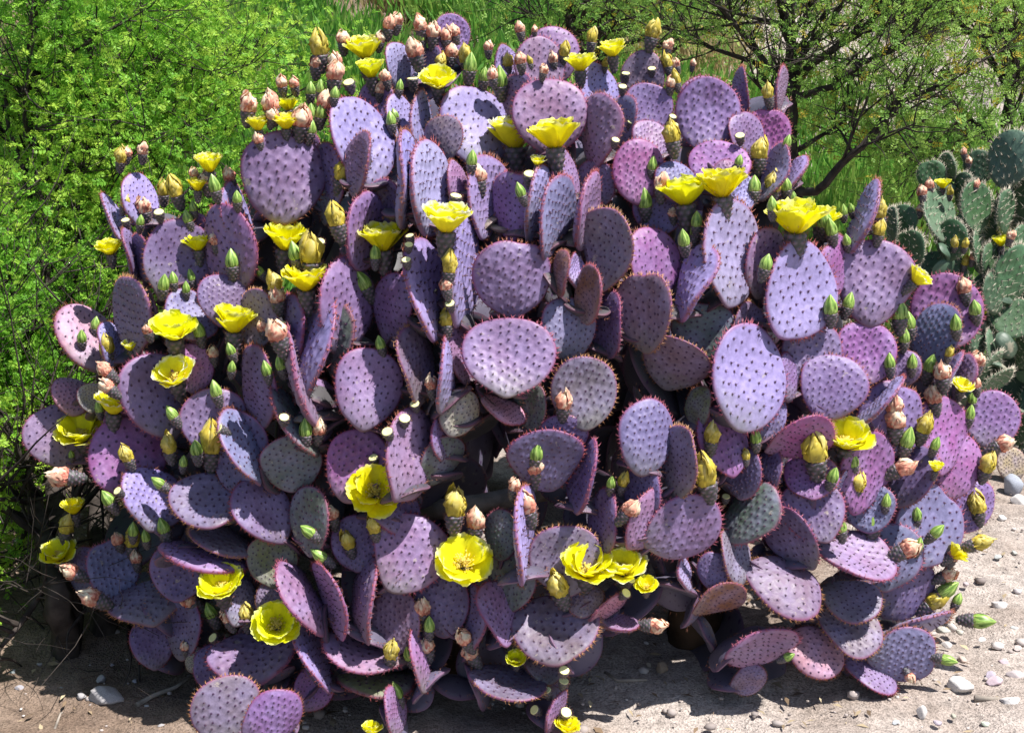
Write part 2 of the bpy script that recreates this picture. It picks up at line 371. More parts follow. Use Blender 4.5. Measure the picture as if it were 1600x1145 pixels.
# cx, cy, half length, half width, lean of tip (deg clockwise from up), facing, layer behind the outer shell, tint
PADLIST = [
 (705,59,34,27,0,'ur',2,'p'),(624,104,36,21,0,'ur',2,'l'),(676,100,27,16,0,'ul',2.6,'d'),(445,278,72,63,5,'ur',0,'q'),(515,288,62,22,0,'fl',.9,'d'),
 (566,222,66,47,-8,'Ur',.5,'l'),(564,258,50,17,8,'ul',-.4,'q'),(628,190,40,21,0,'Ur',1.5,'l'),(658,198,48,16,5,'Ur',1.2,'l'),(692,217,37,29,0,'fl',.9,'y'),
 (745,203,62,55,0,'Ur',1.4,'l'),(634,282,70,12,4,'Ur',-.3,'l'),(670,297,69,34,8,'Ur',-.2,'l'),(717,285,34,17,0,'Ur',.25,'q'),(757,312,62,33,14,'Ur',.7,'l'),
 (797,322,56,31,0,'fl',.4,'p'),(722,418,88,27,6,'Ur',0,'l'),(668,458,76,30,0,'Ur',-.25,'l'),(613,487,58,29,-3,'fl',.3,'p'),(567,362,62,29,10,'ur',.2,'p'),
 (602,325,44,25,0,'fl',.7,'d'),(543,478,74,42,10,'ur',.1,'p'),(486,545,79,25,8,'Ul',-.1,'l'),(520,532,66,22,-5,'fl',.3,'g'),(277,408,62,52,25,'ur',0,'d'),
 (219,314,39,28,0,'Ur',.3,'l'),(181,350,44,12,-22,'Ur',0,'l'),(207,398,42,10,-12,'ur',.4,'p'),(222,402,37,13,-15,'fl',.5,'d'),(357,394,72,38,-12,'fl',.2,'p'),
 (370,342,50,21,-10,'Ur',.45,'l'),(348,468,41,36,0,'ur',0,'p'),(302,360,28,24,0,'ur',.35,'m'),(207,492,62,26,-8,'fl',-.2,'y'),(233,487,33,14,-15,'fl',.2,'y'),
 (297,496,34,44,35,'fr',.2,'b'),(140,527,55,40,-20,'Ur',.3,'k'),(177,537,32,19,0,'Ur',.2,'l'),(403,500,48,28,0,'fl',.25,'y'),(456,515,60,10,-5,'fl',.3,'d'),
 (465,590,74,13,-15,'Ur',-.25,'q'),(402,604,64,25,-10,'fl',0,'d'),(462,660,62,18,-32,'ur',-.2,'g'),(505,642,48,28,15,'Ur',.1,'q'),(575,609,64,52,8,'ur',-.4,'q'),
 (650,570,62,26,-5,'ur',-.2,'y'),(725,552,50,26,0,'ur',.3,'q'),(700,585,57,10,3,'Ur',-.3,'l'),(794,561,63,70,5,'ur',-.5,'q'),(801,436,62,60,0,'dr',-.3,'p'),
 (845,320,57,23,20,'Ur',.1,'l'),(866,345,63,24,22,'Ur',-.1,'b'),(885,278,43,21,0,'Ur',.35,'q'),(915,330,62,14,12,'ur',0,'q'),(951,390,63,40,5,'dl',-.2,'y'),
 (1022,415,60,38,0,'ur',.3,'m'),(1011,488,64,41,0,'dl',-.3,'y'),(1078,443,59,22,12,'Ul',-.1,'l'),(1140,400,77,45,12,'Ur',0,'l'),(1195,412,54,31,15,'ur',.15,'q'),
 (1245,458,73,55,25,'Ur',-.2,'l'),(1296,432,47,20,10,'ur',.15,'m'),(1366,442,66,57,8,'ur',-.2,'p'),(1343,345,59,13,18,'Ul',-.1,'l'),(1478,490,58,52,10,'ur',.25,'m'),
 (1460,525,53,33,15,'fl',0,'b'),(1350,554,52,45,10,'ur',.2,'m'),(1268,557,56,43,0,'fr',.3,'p'),(1300,606,52,50,25,'ur',-.1,'p'),(1168,595,77,60,18,'Ur',-.4,'l'),
 (1232,590,38,15,0,'ur',.1,'p'),(1200,646,43,31,0,'fr',.1,'b'),(1056,566,40,53,20,'dl',.2,'y'),(1100,517,46,49,0,'dr',.3,'g'),(1165,512,40,24,10,'fr',.35,'y'),
 (1090,637,34,20,0,'ul',.15,'e'),(1132,689,56,37,-15,'ur',-.05,'m'),(1013,683,59,43,10,'ur',-.3,'b'),(1063,722,56,28,3,'dl',-.5,'y'),(1005,768,43,29,-5,'fl',-.15,'d'),
 (1162,741,40,29,10,'dl',.1,'d'),(1200,737,35,20,0,'fl',.3,'d'),(1248,684,55,27,75,'ur',-.1,'m'),(1392,657,62,46,12,'fr',0,'p'),(1372,627,48,12,38,'Ul',.03,'l'),
 (1472,682,58,34,5,'ur',.1,'m'),(1490,730,52,39,15,'ur',0,'m'),(1549,656,43,39,10,'ur',.3,'p'),(1347,737,63,37,18,'fr',.05,'m'),(1420,743,51,37,28,'fl',-.3,'d'),
 (1445,824,63,51,35,'Ur',0,'b'),(1522,792,40,29,25,'ur',.1,'p'),(1272,799,51,46,-20,'ur',-.2,'p'),(1238,842,54,33,-35,'dl',0,'d'),(1333,870,64,32,108,'ur',-.35,'q'),
 (1385,870,51,53,0,'fr',0,'b'),(1416,926,50,33,40,'fr',-.1,'d'),(1226,911,64,39,115,'ur',-.45,'y'),(1328,936,47,31,100,'fr',-.2,'y'),(1328,981,51,35,120,'fr',-.45,'y'),
 (1428,980,56,13,68,'Ur',-.5,'l'),(1410,1023,51,37,78,'ur',-.4,'b'),(1360,1045,46,26,120,'ur',-.4,'q'),(1187,1011,52,25,80,'Ur',-.5,'q'),(1275,1017,43,37,100,'Ur',-.3,'k'),
 (1170,1064,29,21,60,'fr',-.4,'y'),(1122,937,43,19,70,'ur',-.2,'o'),(1120,893,32,29,0,'dr',-.1,'d'),(1145,872,44,20,-15,'fr',.05,'y'),(1013,815,52,28,30,'ur',-.5,'q'),
 (1066,826,63,46,65,'ur',-.55,'p'),(1170,802,54,37,40,'dl',.15,'g'),(886,876,54,58,0,'dl',-.2,'y'),(943,815,49,22,0,'fl',-.05,'d'),(868,986,54,66,-8,'ur',-.6,'y'),
 (855,1040,27,33,0,'fr',-.3,'y'),(853,719,47,57,-8,'dl',-.2,'d'),(880,682,33,38,0,'dl',0,'d'),(912,613,57,51,-5,'dr',-.1,'y'),(890,516,53,40,0,'fr',0,'b'),
 (875,428,36,11,2,'fl',-.4,'o'),(922,461,47,20,2,'fl',-.5,'o'),(898,427,27,13,0,'Ur',.1,'l'),(948,507,52,24,0,'fl',.35,'d'),(912,742,62,21,8,'fl',.1,'d'),
 (718,646,39,31,25,'ur',-.3,'c'),(783,641,36,17,110,'Ur',0,'k'),(830,637,40,25,0,'dl',.35,'g'),(558,728,57,50,20,'fr',-.2,'m'),(643,714,71,41,20,'Ur',-.5,'q'),
 (690,682,38,15,0,'fr',-.1,'p'),(690,722,47,26,40,'fr',-.05,'g'),(612,790,38,50,60,'fl',0,'d'),(640,866,62,60,28,'ur',-.3,'q'),(557,850,44,38,0,'fl',0,'p'),
 (567,938,65,14,3,'ul',-.7,'q'),(521,936,63,14,-22,'ul',-.7,'q'),(475,931,66,23,-28,'ur',-.7,'q'),(427,936,32,26,15,'fl',-.4,'y'),(492,1027,57,20,-15,'Ur',-.8,'l'),
 (572,1021,66,27,-72,'ur',-.7,'q'),(590,1061,62,18,95,'dr',-.55,'e'),(400,1027,41,66,-18,'ur',-.7,'q'),(340,1046,40,33,-30,'fl',-.5,'d'),(355,1110,49,53,-20,'dr',-.5,'y'),
 (425,1125,50,37,45,'dr',-.5,'p'),(490,1076,36,30,30,'fr',-.6,'m'),(435,1081,26,23,0,'fr',-.4,'g'),(330,784,43,61,-8,'ur',-.5,'y'),(412,799,57,41,-35,'fr',-.2,'p'),
 (348,843,54,21,-65,'fr',-.2,'y'),(318,868,68,18,100,'ur',-.4,'q'),(280,892,44,43,0,'dl',-.1,'d'),(230,936,34,56,-15,'fr',-.2,'y'),(176,891,48,37,-10,'fr',-.1,'b'),
 (135,892,38,24,0,'fl',.1,'d'),(240,1004,40,33,0,'fl',-.3,'d'),(285,980,48,27,0,'dl',-.15,'d'),(302,1030,20,13,10,'fl',-.6,'c'),(377,936,37,30,10,'Ur',-.3,'l'),
 (425,877,40,38,0,'fr',0,'e'),(485,815,53,29,0,'dl',-.3,'g'),(455,724,42,47,0,'dl',.02,'g'),(383,697,63,26,-22,'ur',-.4,'b'),(198,715,58,58,0,'ur',-.3,'m'),
 (92,681,49,47,-15,'ur',-.1,'q'),(246,620,67,51,-20,'fr',0,'p'),(335,664,57,48,-5,'fr',.05,'p'),(300,577,38,32,0,'ur',.1,'m'),(115,617,28,31,0,'Ur',.25,'k'),
 (143,622,23,20,0,'fr',.2,'c'),(192,657,25,28,0,'ur',.05,'m'),(240,779,47,48,10,'Ur',-.5,'l'),(372,704,62,42,0,'fl',.1,'d'),(862,90,45,42,0,'ur',2,'p'),
 (842,107,47,37,-5,'ur',1.7,'q'),(790,107,31,19,0,'Ur',2,'l'),(859,182,58,57,0,'ur',.3,'q'),(812,155,40,23,0,'fl',.9,'p'),(932,206,58,28,3,'fl',.4,'q'),
 (935,147,44,29,0,'Ur',1.2,'l'),(1005,121,38,34,0,'fl',1.5,'y'),(1012,171,40,36,0,'ur',1,'p'),(975,192,42,20,0,'fl',1.1,'b'),(1018,224,35,28,0,'Ur',.8,'q'),
 (998,270,50,39,0,'ur',.4,'m'),(1105,180,55,49,8,'ur',.6,'p'),(1154,152,47,12,-2,'fl',.9,'p'),(1197,212,42,34,15,'fr',.8,'m'),(1219,142,38,6,10,'ur',.8,'q'),
 (1165,217,41,24,0,'ur',.65,'p'),(1125,262,38,47,0,'fr',.5,'m'),(1058,284,31,32,0,'Ur',.2,'b'),(1137,278,28,22,0,'ur',.1,'q'),(1208,273,44,18,15,'Ul',.2,'l'),
 (1236,274,34,9,25,'Ul',.2,'l'),(1155,302,34,22,0,'ur',.25,'l'),(1312,402,34,15,5,'fr',.25,'m'),(800,906,48,37,0,'dl',0,'g'),(782,836,39,28,0,'dl',.15,'g'),
 (740,965,52,16,0,'fl',-.3,'d'),(779,958,51,27,-15,'ur',-.5,'q'),(620,971,50,37,0,'dl',-.4,'y'),(690,946,50,42,0,'dl',-.2,'d'),(792,1069,61,25,96,'ur',-.8,'y'),
 (660,1031,47,12,-5,'Ur',-.8,'q'),(618,1112,42,15,0,'ur',-.9,'q'),(817,840,72,11,8,'Ur',-.6,'l'),(912,936,27,31,0,'fr',-.3,'y'),(965,975,33,12,95,'fr',-.3,'q'),
 (1066,896,27,8,-5,'Ur',-.2,'l'),(1412,576,28,26,0,'fr',.15,'p'),(1480,588,38,11,25,'Ul',0,'l'),(1501,591,38,11,18,'fl',.05,'q'),(1268,747,35,41,0,'ur',0,'m'),
 (1312,756,21,6,30,'Ur',-.1,'l'),(1357,792,38,40,0,'fl',.12,'b'),(950,952,38,8,55,'ur',-.4,'k'),(868,1112,34,9,25,'ur',-.9,'q'),
 (1095,160,40,30,-10,'fr',1.6,'p'),(590,170,40,30,0,'fl',1.6,'p'),(470,240,40,30,-10,'fl',1.2,'p'),(1030,330,40,40,0,'fl',.8,'d'),(930,290,40,30,0,'fl',1.0,'d'),
]
CENTERS = [(-0.10, 3.05), (0.42, 2.95)]
root_p = Vector((-0.10, 3.05, 0.0))
cactus = empty('purple_prickly_pear', root_p)
tag(cactus, 'large purple prickly pear cactus covered in yellow flowers and buds on sandy ground', 'cactus')
rootinv = Matrix.Translation(-root_p)
FRAMES = []
def pad_depth(cx, cy, layer):
    D = shell_D(cx, cy) + 0.085*layer
    g = ground_D(cx, cy)
    return min(D, g - 0.05)
def place_pad(protos, k, parent, inv, C, w3, l3, nn, Wt, Lt, col, spcol, name='pad'):
    me, sm = protos[k % len(protos)]
    z = 0.5*(Wt+Lt)
    z = max(0.055, min(0.10, z))
    M = Matrix((( w3.x*Wt, l3.x*Lt, nn.x*z, C.x), (w3.y*Wt, l3.y*Lt, nn.y*z, C.y), (w3.z*Wt, l3.z*Lt, nn.z*z, C.z), (0, 0, 0, 1)))
    o = link(name, me, parent, inv @ M, col); s = link('spines', sm, o, None, spcol)
    return o
def vary(c, a=0.16):
    g = random.uniform(1-a, 1+a); return tuple(max(0.01, x*g*random.uniform(1-a*0.6, 1+a*0.6)) for x in c)
for i, (cx, cy, a, b, rot, fl, lay, ti) in enumerate(PADLIST):
    D = pad_depth(cx, cy, lay)
    C, w3, l3, nn, Wt, Lt = pad_frame(cx, cy, a, b, rot, fl, D)
    low = C.z - Lt*abs(l3.z) - Wt*abs(w3.z)
    if low < 0.012:      # keep above the soil: pull along the view line
        dz = -(ray(cx, cy).z)
        D2 = D - min(0.25, (0.012-low)/dz); C, w3, l3, nn, Wt, Lt = pad_frame(cx, cy, a, b, rot, fl, D2); D = D2
    if i % 2: w3 = -w3; nn = -nn
    sc = random.choice([(0.30, 0.06, 0.06), (0.34, 0.08, 0.12), (0.26, 0.08, 0.04)]) if ti not in 'y' else (0.42, 0.20, 0.09)
    place_pad(PADS, i*7+i//20, cactus, rootinv, C, w3, l3, nn, Wt, Lt, vary(TINT[ti]), sc)
    FRAMES.append((C, w3, l3, nn, Wt, Lt, (cx, cy, a, b, rot), lay))

# ---- older inner pads: the branching that carries the outer ones
def lowpad_geo(n=14):
    sh = new_shape(3); pts = areoles(sh); u, v = disc_grid(n); acc = Acc(); i = np.arange((n+1)**2).reshape(n+1, n+1)
    F = np.stack([i[:-1, :-1], i[:-1, 1:], i[1:, 1:], i[1:, :-1]], -1).reshape(-1, 4)
    for side in (1, -1):
        P, s, rm = surf(u, v, sh, side, pts); acc.add(P.reshape(-1, 3), F if side == 1 else F[:, ::-1], spot=s.ravel(), rim=rm.ravel())
    return acc
lp = lowpad_geo(20); LV = np.concatenate(lp.V); LF = np.concatenate(lp.F); LS = np.concatenate(lp.A['spot']); LR = np.concatenate(lp.A['rim'])
inner = Acc(); inner_sp = Acc()
def push_in(p, lim=0.80):
    e = Vector(((p.x-EC.x)/ER.x, (p.y-EC.y)/ER.y, (p.z-EC.z)/ER.z)); n = e.length
    if n > lim:
        e *= lim/n; p = Vector((EC.x+e.x*ER.x, EC.y+e.y*ER.y, max(.04, EC.z+e.z*ER.z)))
    return p
def inner_pad(p0, p1, wmax=0.09):
    l = p1 - p0; L = l.length/2*1.08; l.normalize(); C = (p0+p1)/2
    w3 = Vector((random.gauss(0, 1), random.gauss(0, 1), random.gauss(0, 0.3))); w3 = (w3 - l*w3.dot(l)).normalized(); n = w3.cross(l)
    Wt = max(0.045, min(wmax, L*random.uniform(0.75, 0.95)))
    z = 0.09
    M = np.array([[w3.x*Wt, l.x*L, n.x*z], [w3.y*Wt, l.y*L, n.y*z], [w3.z*Wt, l.z*L, n.z*z]])
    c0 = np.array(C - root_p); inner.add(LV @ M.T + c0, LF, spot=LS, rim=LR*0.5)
    for k in range(34):
        an = random.uniform(-2.6, 2.6); d = np.array([math.sin(an), math.cos(an), random.gauss(0, .35)])
        spike(inner_sp, M @ (np.array([math.sin(an)*(1+.1*math.cos(an)), math.cos(an), 0])*.97) + c0, M @ d, random.uniform(.004, .010), .0008, 1.0)
roots = [Vector((-0.10, 3.05, 0.02)), Vector((0.40, 2.98, 0.02)), Vector((-0.62, 3.1, 0.02)), Vector((0.75, 3.1, 0.02)), Vector((-0.25, 3.4, .02))]
nodes = [(r, 0.0) for r in roots]
def root_near(p): return min(roots, key=lambda r: (r-p).length)
order = sorted(range(len(FRAMES)), key=lambda i: min((FRAMES[i][0]-r).length for r in roots))
for i in order:
    C, w3, l3, nn, Wt, Lt = FRAMES[i][:6]; base = C - l3*Lt*0.93
    db = min((base - r).length for r in roots)
    best = None
    for p, dr in nodes:
        if dr < db + 0.02:
            q = (p-base).length + 0.25*dr + max(0, p.z-base.z)*1.5 + max(0, (base.y - p.y))*1.2
            if best is None or q < best[0]: best = (q, p, dr)
    p = best[1]
    vd = (base-CAM).normalized()
    vd.x = -0.30*max(-1, min(1, base.x/0.8)) + 0.0
    back = (vd*0.85 + l3*0.22 + Vector((random.gauss(0, .06), 0, random.gauss(0, .06)))).normalized()
    q0 = base + back*random.uniform(.13, .16); q0.z = max(q0.z, .04)
    inner_pad(q0, base + l3*0.012, wmax=.05); nodes.append((q0, min((q0-r).length for r in roots)))
    dist = (p-q0).length
    if dist > 0.07:
        n = max(1, round(dist/0.17)); prev = p
        for k in range(1, n+1):
            f = k/n; q = p.lerp(q0, f)
            if k < n:
                q = q + Vector((random.gauss(0, .015), 0.09*math.sin(math.pi*f)+random.gauss(0, .012), random.gauss(0, .015))); q.z = max(q.z, 0.03); q = push_in(q, .76)
                if -0.2 < q.x < .34 and .08 < q.z < .85 and q.y < 3.4: q.y = 3.4 + random.uniform(0, .1)
                q.y += .12*max(0, 1-q.z/.3)
            inner_pad(prev, q); prev = q
            nodes.append((q, min((q-r).length for r in roots)))
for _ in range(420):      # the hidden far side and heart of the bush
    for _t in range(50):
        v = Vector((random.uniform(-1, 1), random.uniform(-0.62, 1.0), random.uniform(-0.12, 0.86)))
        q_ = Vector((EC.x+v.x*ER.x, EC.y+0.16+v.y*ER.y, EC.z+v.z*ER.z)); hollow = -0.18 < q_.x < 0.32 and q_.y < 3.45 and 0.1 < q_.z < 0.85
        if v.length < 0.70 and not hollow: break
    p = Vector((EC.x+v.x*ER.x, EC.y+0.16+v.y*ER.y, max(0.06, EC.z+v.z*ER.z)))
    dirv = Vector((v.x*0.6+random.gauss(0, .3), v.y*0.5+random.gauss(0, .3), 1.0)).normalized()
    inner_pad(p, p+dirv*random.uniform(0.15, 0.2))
for _ in range(110):     # filler pads added behind the open hollow to hide the lit ground
    p = Vector((random.uniform(-.42, .55), random.uniform(3.5, 3.95), random.uniform(.03, .62)))
    inner_pad(p, p + Vector((random.gauss(0, .3), random.gauss(0, .3), 1)).normalized()*random.uniform(.15, .2))
o = link('inner_pads', inner.mesh('inner_pads', M_pad), cactus, None, (0.075, 0.07, 0.075), kind='stuff')  # inner pad colour darkened to stand for the shade inside the bush
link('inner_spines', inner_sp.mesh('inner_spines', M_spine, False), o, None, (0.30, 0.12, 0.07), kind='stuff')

# ---- woody base stems
def stem(name, pts, rad, parent, inv, mat, col=None):
    V, F = tube(pts, rad, 12); V = V + rng.normal(0, 0.0025, V.shape)
    Fl = [list(map(int, q)) if q[2] != q[3] else list(map(int, q[:3])) for q in F]
    me = mesh_np(name, V, Fl, mat); return link(name, me, parent, inv.copy(), col)
g1 = on_ground(690, 1075); g2 = on_ground(1095, 1035)
stem('woody_stem', [g1+Vector((0.03, .05, -.05)), g1+Vector((0, .06, .05)), g1+Vector((-.05, .10, .12)), g1+Vector((-.10, .22, .34))], [.085, .075, .06, .05], cactus, rootinv, M_wood)
stem('woody_stem', [g2+Vector((0, .1, -.05)), g2+Vector((0, .1, .08)), g2+Vector((.03, .12, .2)), g2+Vector((.08, .2, .36))], [.07, .06, .055, .05], cactus, rootinv, M_wood)
stem('woody_stem', [at(640, 800, 3.05), at(700, 793, 2.95), at(760, 785, 2.95), at(870, 760, 3.1)], [.022, .02, .018, .02], cactus, rootinv, M_dry)

# ------------------------------------------------------------------ flowers and buds
def petal_mesh(k, L=1.0, W=0.42):
    r = np.random.default_rng(300+k); nu, nv = 8, 8
    V = []; A = []
    ph = r.uniform(0, 6)
    for j in range(nv+1):
        t = j/nv
        wd = W*(0.28 + 0.72*math.sin(min(1, t*1.15)*math.pi*0.56)**1.2)*(1 if t < 0.82 else math.sqrt(max(0.0, 1-((t-0.82)/0.2)**2))*0.92+0.08)
        for i in range(nu+1):
            s = i/nu*2-1
            x = s*wd; y = t*L - 0.06*L*(abs(s)**2)*t + (0.03*math.sin(s*7+ph) if t > 0.85 else 0)
            z = 0.30*wd*s*s*1.1 + 0.22*L*math.sin(t*math.pi*0.55)*t - 0.20*L*max(0, t-0.55)**1.5 + 0.035*math.sin(s*5+ph)*t*t + 0.02*math.cos(s*11+ph)*t*t
            V.append((x, y, z)); A.append(t)
    F = [(j*(nu+1)+i, j*(nu+1)+i+1, (j+1)*(nu+1)+i+1, (j+1)*(nu+1)+i) for j in range(nv) for i in range(nu)]
    return mesh_np('petal', V, np.array(F), M_petal, attrs=dict(tip=A))
PETALS = [petal_mesh(k, 1.0, random.uniform(.40, .54)) for k in range(6)]
def stamen_mesh():
    a = Acc(); r = np.random.default_rng(5)
    for k in range(70):
        q = r.uniform(0, 6.28); tl = r.uniform(0.05, 0.95)
        d = np.array([math.cos(q)*tl, math.sin(q)*tl, 1.0]); p = np.array([math.cos(q)*.12*tl, math.sin(q)*.12*tl, 0]); L = r.uniform(.34, .46)
        p[2] += .04; spike(a, p, d, L, 0.016); e = p+d/np.linalg.norm(d)*L*0.97; spike(a, e, np.array([d[0], d[1], 0.6]), 0.06, 0.036); spike(a, e, np.array([d[0], d[1], -0.9]), 0.05, 0.034)
    for k in range(8):
        q = k*.785; spike(a, np.array([0, 0, .3]), np.array([math.cos(q)*.35, math.sin(q)*.35, 1]), .28, 0.04)
    return a.mesh('stamens', M_stamen, False)
STAM = stamen_mesh()
def lathe(prof, seg, lob=0, amp=0.0, nz=0.0, seed=0, stf=None):
    r = np.random.default_rng(seed); V = []; A = []; n = len(prof)
    for j, (rd, z) in enumerate(prof):
        for i in range(seg):
            q = 2*math.pi*i/seg; s = math.cos(lob*q + (j % 2)*0 + z*2.0) if lob else 0
            rr = rd*(1+amp*s) + (r.normal(0, nz)*(rd > 0.03)); zz = z + r.normal(0, nz)*0.7*(rd > .03)
            V.append((rr*math.cos(q), rr*math.sin(q), zz)); A.append(stf(j/(n-1), s, r) if stf else 0.5)
    F = [(j*seg+i, j*seg+(i+1) % seg, (j+1)*seg+(i+1) % seg, (j+1)*seg+i) for j in range(n-1) for i in range(seg)]
    return np.array(V), np.array(F), np.array(A)
def ovary_mesh(k):
    # unit: length 1 along +z from 0 to 1, radius ~0.42 at top
    a = Acc(); r = np.random.default_rng(500+k); seg = 28; V = []; A = []; nz = 12
    zz = [-.08+i*1.03/17 for i in range(18)]; prof = [(float(np.interp(z, [-.08, .3, .6, .86, .95], [.17, .31, .40, .43, .42])), z) for z in zz] + [(.34, 1.0), (.16, .985), (.0, .97)]
    tub = []
    for ring in range(5):
        for q in range(7): tub.append((ring*.2+.12, (q+.5*(ring % 2))*2*math.pi/7))
    for rd, z in prof:
        for i in range(seg):
            q = 2*math.pi*i/seg; b = 0
            for tz, tq in tub:
                dq = math.atan2(math.sin(q-tq), math.cos(q-tq)); b = max(b, math.exp(-((z-tz)/.075)**2-(dq/.30)**2))
            rr = rd + (0.085*b if rd > .1 else 0); V.append((rr*math.cos(q), rr*math.sin(q), z)); A.append(0.25+0.75*b)
    F = [(j*seg+i, j*seg+(i+1) % seg, (j+1)*seg+(i+1) % seg, (j+1)*seg+i) for j in range(len(prof)-1) for i in range(seg)]
    me = mesh_np('ovary', V, np.array(F), M_ovary, attrs=dict(st=A))
    s = Acc()
    for tz, tq in tub + [(1.0, x*.45) for x in range(14)]:
        rad = np.interp(tz, [p[1] for p in prof[:17]], [p[0] for p in prof[:17]]) + .07
        p = np.array([rad*math.cos(tq), rad*math.sin(tq), tz])
        for _ in range(3):
            spike(s, p, np.array([math.cos(tq), math.sin(tq), .7]) + r.normal(0, .4, 3), r.uniform(.10, .2), .012, 1.0)
    return me, s.mesh('bristles', M_spine, False)
OVARY = [ovary_mesh(k) for k in range(3)]
def green_mesh(k):
    r = np.random.default_rng(600+k); a = Acc()
    prof = [(.34, 0), (.42, .12), (.46, .3), (.46, .5), (.41, .7), (.31, .9), (.19, 1.08), (.08, 1.22), (.0, 1.3)]
    V, F, A = lathe(prof, 24, 6, .07, .006, 600+k, lambda t, s, r: min(1, max(0, .35+.4*s+.15*t+r.normal(0, .08)))); a.add(V, F, st=A)
    for ring, (z0, n, L) in enumerate([(0.0, 8, .42), (.18, 7, .6)]):
        for q in range(n):
            an = (q+.5*ring)*2*math.pi/n; V = []; St = []
            for j in range(5):
                t = j/4; wd = .13*(1-t)**.7*(1 if t > .01 else .9); rad = np.interp(z0+L*t, [p[1] for p in prof], [p[0] for p in prof]) + .035 - .02*t
                for s in (-1, 0, 1):
                    aa = an + s*wd/max(rad, .1); V.append(((rad+.012*(s == 0))*math.cos(aa), (rad+.012*(s == 0))*math.sin(aa), z0+L*t)); St.append(.85 if s else .25)
            F = [(j*3+i, j*3+i+1, (j+1)*3+i+1, (j+1)*3+i) for j in range(4) for i in range(2)]; a.add(V, np.array(F), st=St)
    return a.mesh('bud_tip', M_green)
GREEN = [green_mesh(k) for k in range(3)]
def crumple_mesh(k, mat, name, spread, npet, hgt):
    r = np.random.default_rng(700+k); a = Acc()
    V, F, A = lathe([(.3, 0), (.42, .15), (.46, .4), (.42, .7), (.28, .95), (.0, 1.05)], 16, 0, 0, .04, 700+k, lambda t, s, r: np.clip(.25+.5*t+r.normal(0, .2), 0, 1)); V[:, 2] *= hgt/1.2; a.add(V, F, st=A)
    for p in range(npet):
        q = r.uniform(0, 6.28); z0 = r.uniform(0, .3)*hgt; L = r.uniform(.65, 1.0)*hgt; wv = r.uniform(.16, .28); op = r.uniform(-.25, spread); sh = r.uniform(.15, .95); V = []; St = []
        for j in range(7):
            t = j/6; rad = .42+.13*math.sin(t*math.pi)+op*t*t-(.50*max(0, t-.45)**1.2)
            for i in range(5):
                s = i/2-1; aa = q + s*wv*(1-.25*t)/.4 + r.normal(0, .07); rr = max(.05, rad + r.normal(0, .045))
                V.append((rr*math.cos(aa), rr*math.sin(aa), z0+L*t*(1-.12*s*s)+r.normal(0, .025))); St.append(np.clip(sh*.6+.4*t+r.normal(0, .12), 0, 1))
        F = [(j*5+i, j*5+i+1, (j+1)*5+i+1, (j+1)*5+i) for j in range(6) for i in range(4)]; a.add(V, np.array(F), st=St)
    return a.mesh(name, mat)
WITH = [crumple_mesh(k, M_with, 'shrivelled_petals', .12, 11, 1.05) for k in range(5)]
YBUD = [crumple_mesh(20+k, M_ybud, 'closed_petals', .04, 12, 1.35) for k in range(4)]
V_, F_, A_ = lathe([(.40, .96), (.44, 1.0), (.40, 1.04), (.32, 1.035), (.14, 1.01), (0, 1.0)], 18, 0, 0, .006, 9); CUT = mesh_np('cut_top', V_, F_, M_cut)

def plane_hit(px, py, fr):
    C, w3, l3, nn, Wt, Lt = fr[:6]; d = ray(px, py); den = d.dot(nn)
    if abs(den) < 0.08: return None
    t = (C-CAM).dot(nn)/den; p = CAM + d*t - C
    u = p.dot(w3)/Wt; v = p.dot(l3)/Lt
    return t, u*u+v*v
def front_D(px, py, frames, lim=1.25, default=None):
    best = None
    for fr in frames:
        h = plane_hit(px, py, fr)
        if h and h[1] < lim and (best is None or h[0] < best): best = h[0]
    if best is None:
        near = min(frames, key=lambda fr: (fr[6][0]-px)**2+(fr[6][1]-py)**2 - (fr[6][2])**2)
        best = (near[0]-CAM).dot(FW)
    return best
def axis_frame(p, axis, sx, sz, spin=0.0):
    z = axis.normalized(); x = z.orthogonal().normalized(); y = z.cross(x); c, s = math.cos(spin), math.sin(spin); x, y = x*c+y*s, y*c-x*s
    return Matrix(((x.x*sx, y.x*sx, z.x*sz, p.x), (x.y*sx, y.y*sx, z.y*sz, p.y), (x.z*sx, y.z*sx, z.z*sz, p.z), (0, 0, 0, 1)))
BCOL = (0.22, 0.09, 0.06)
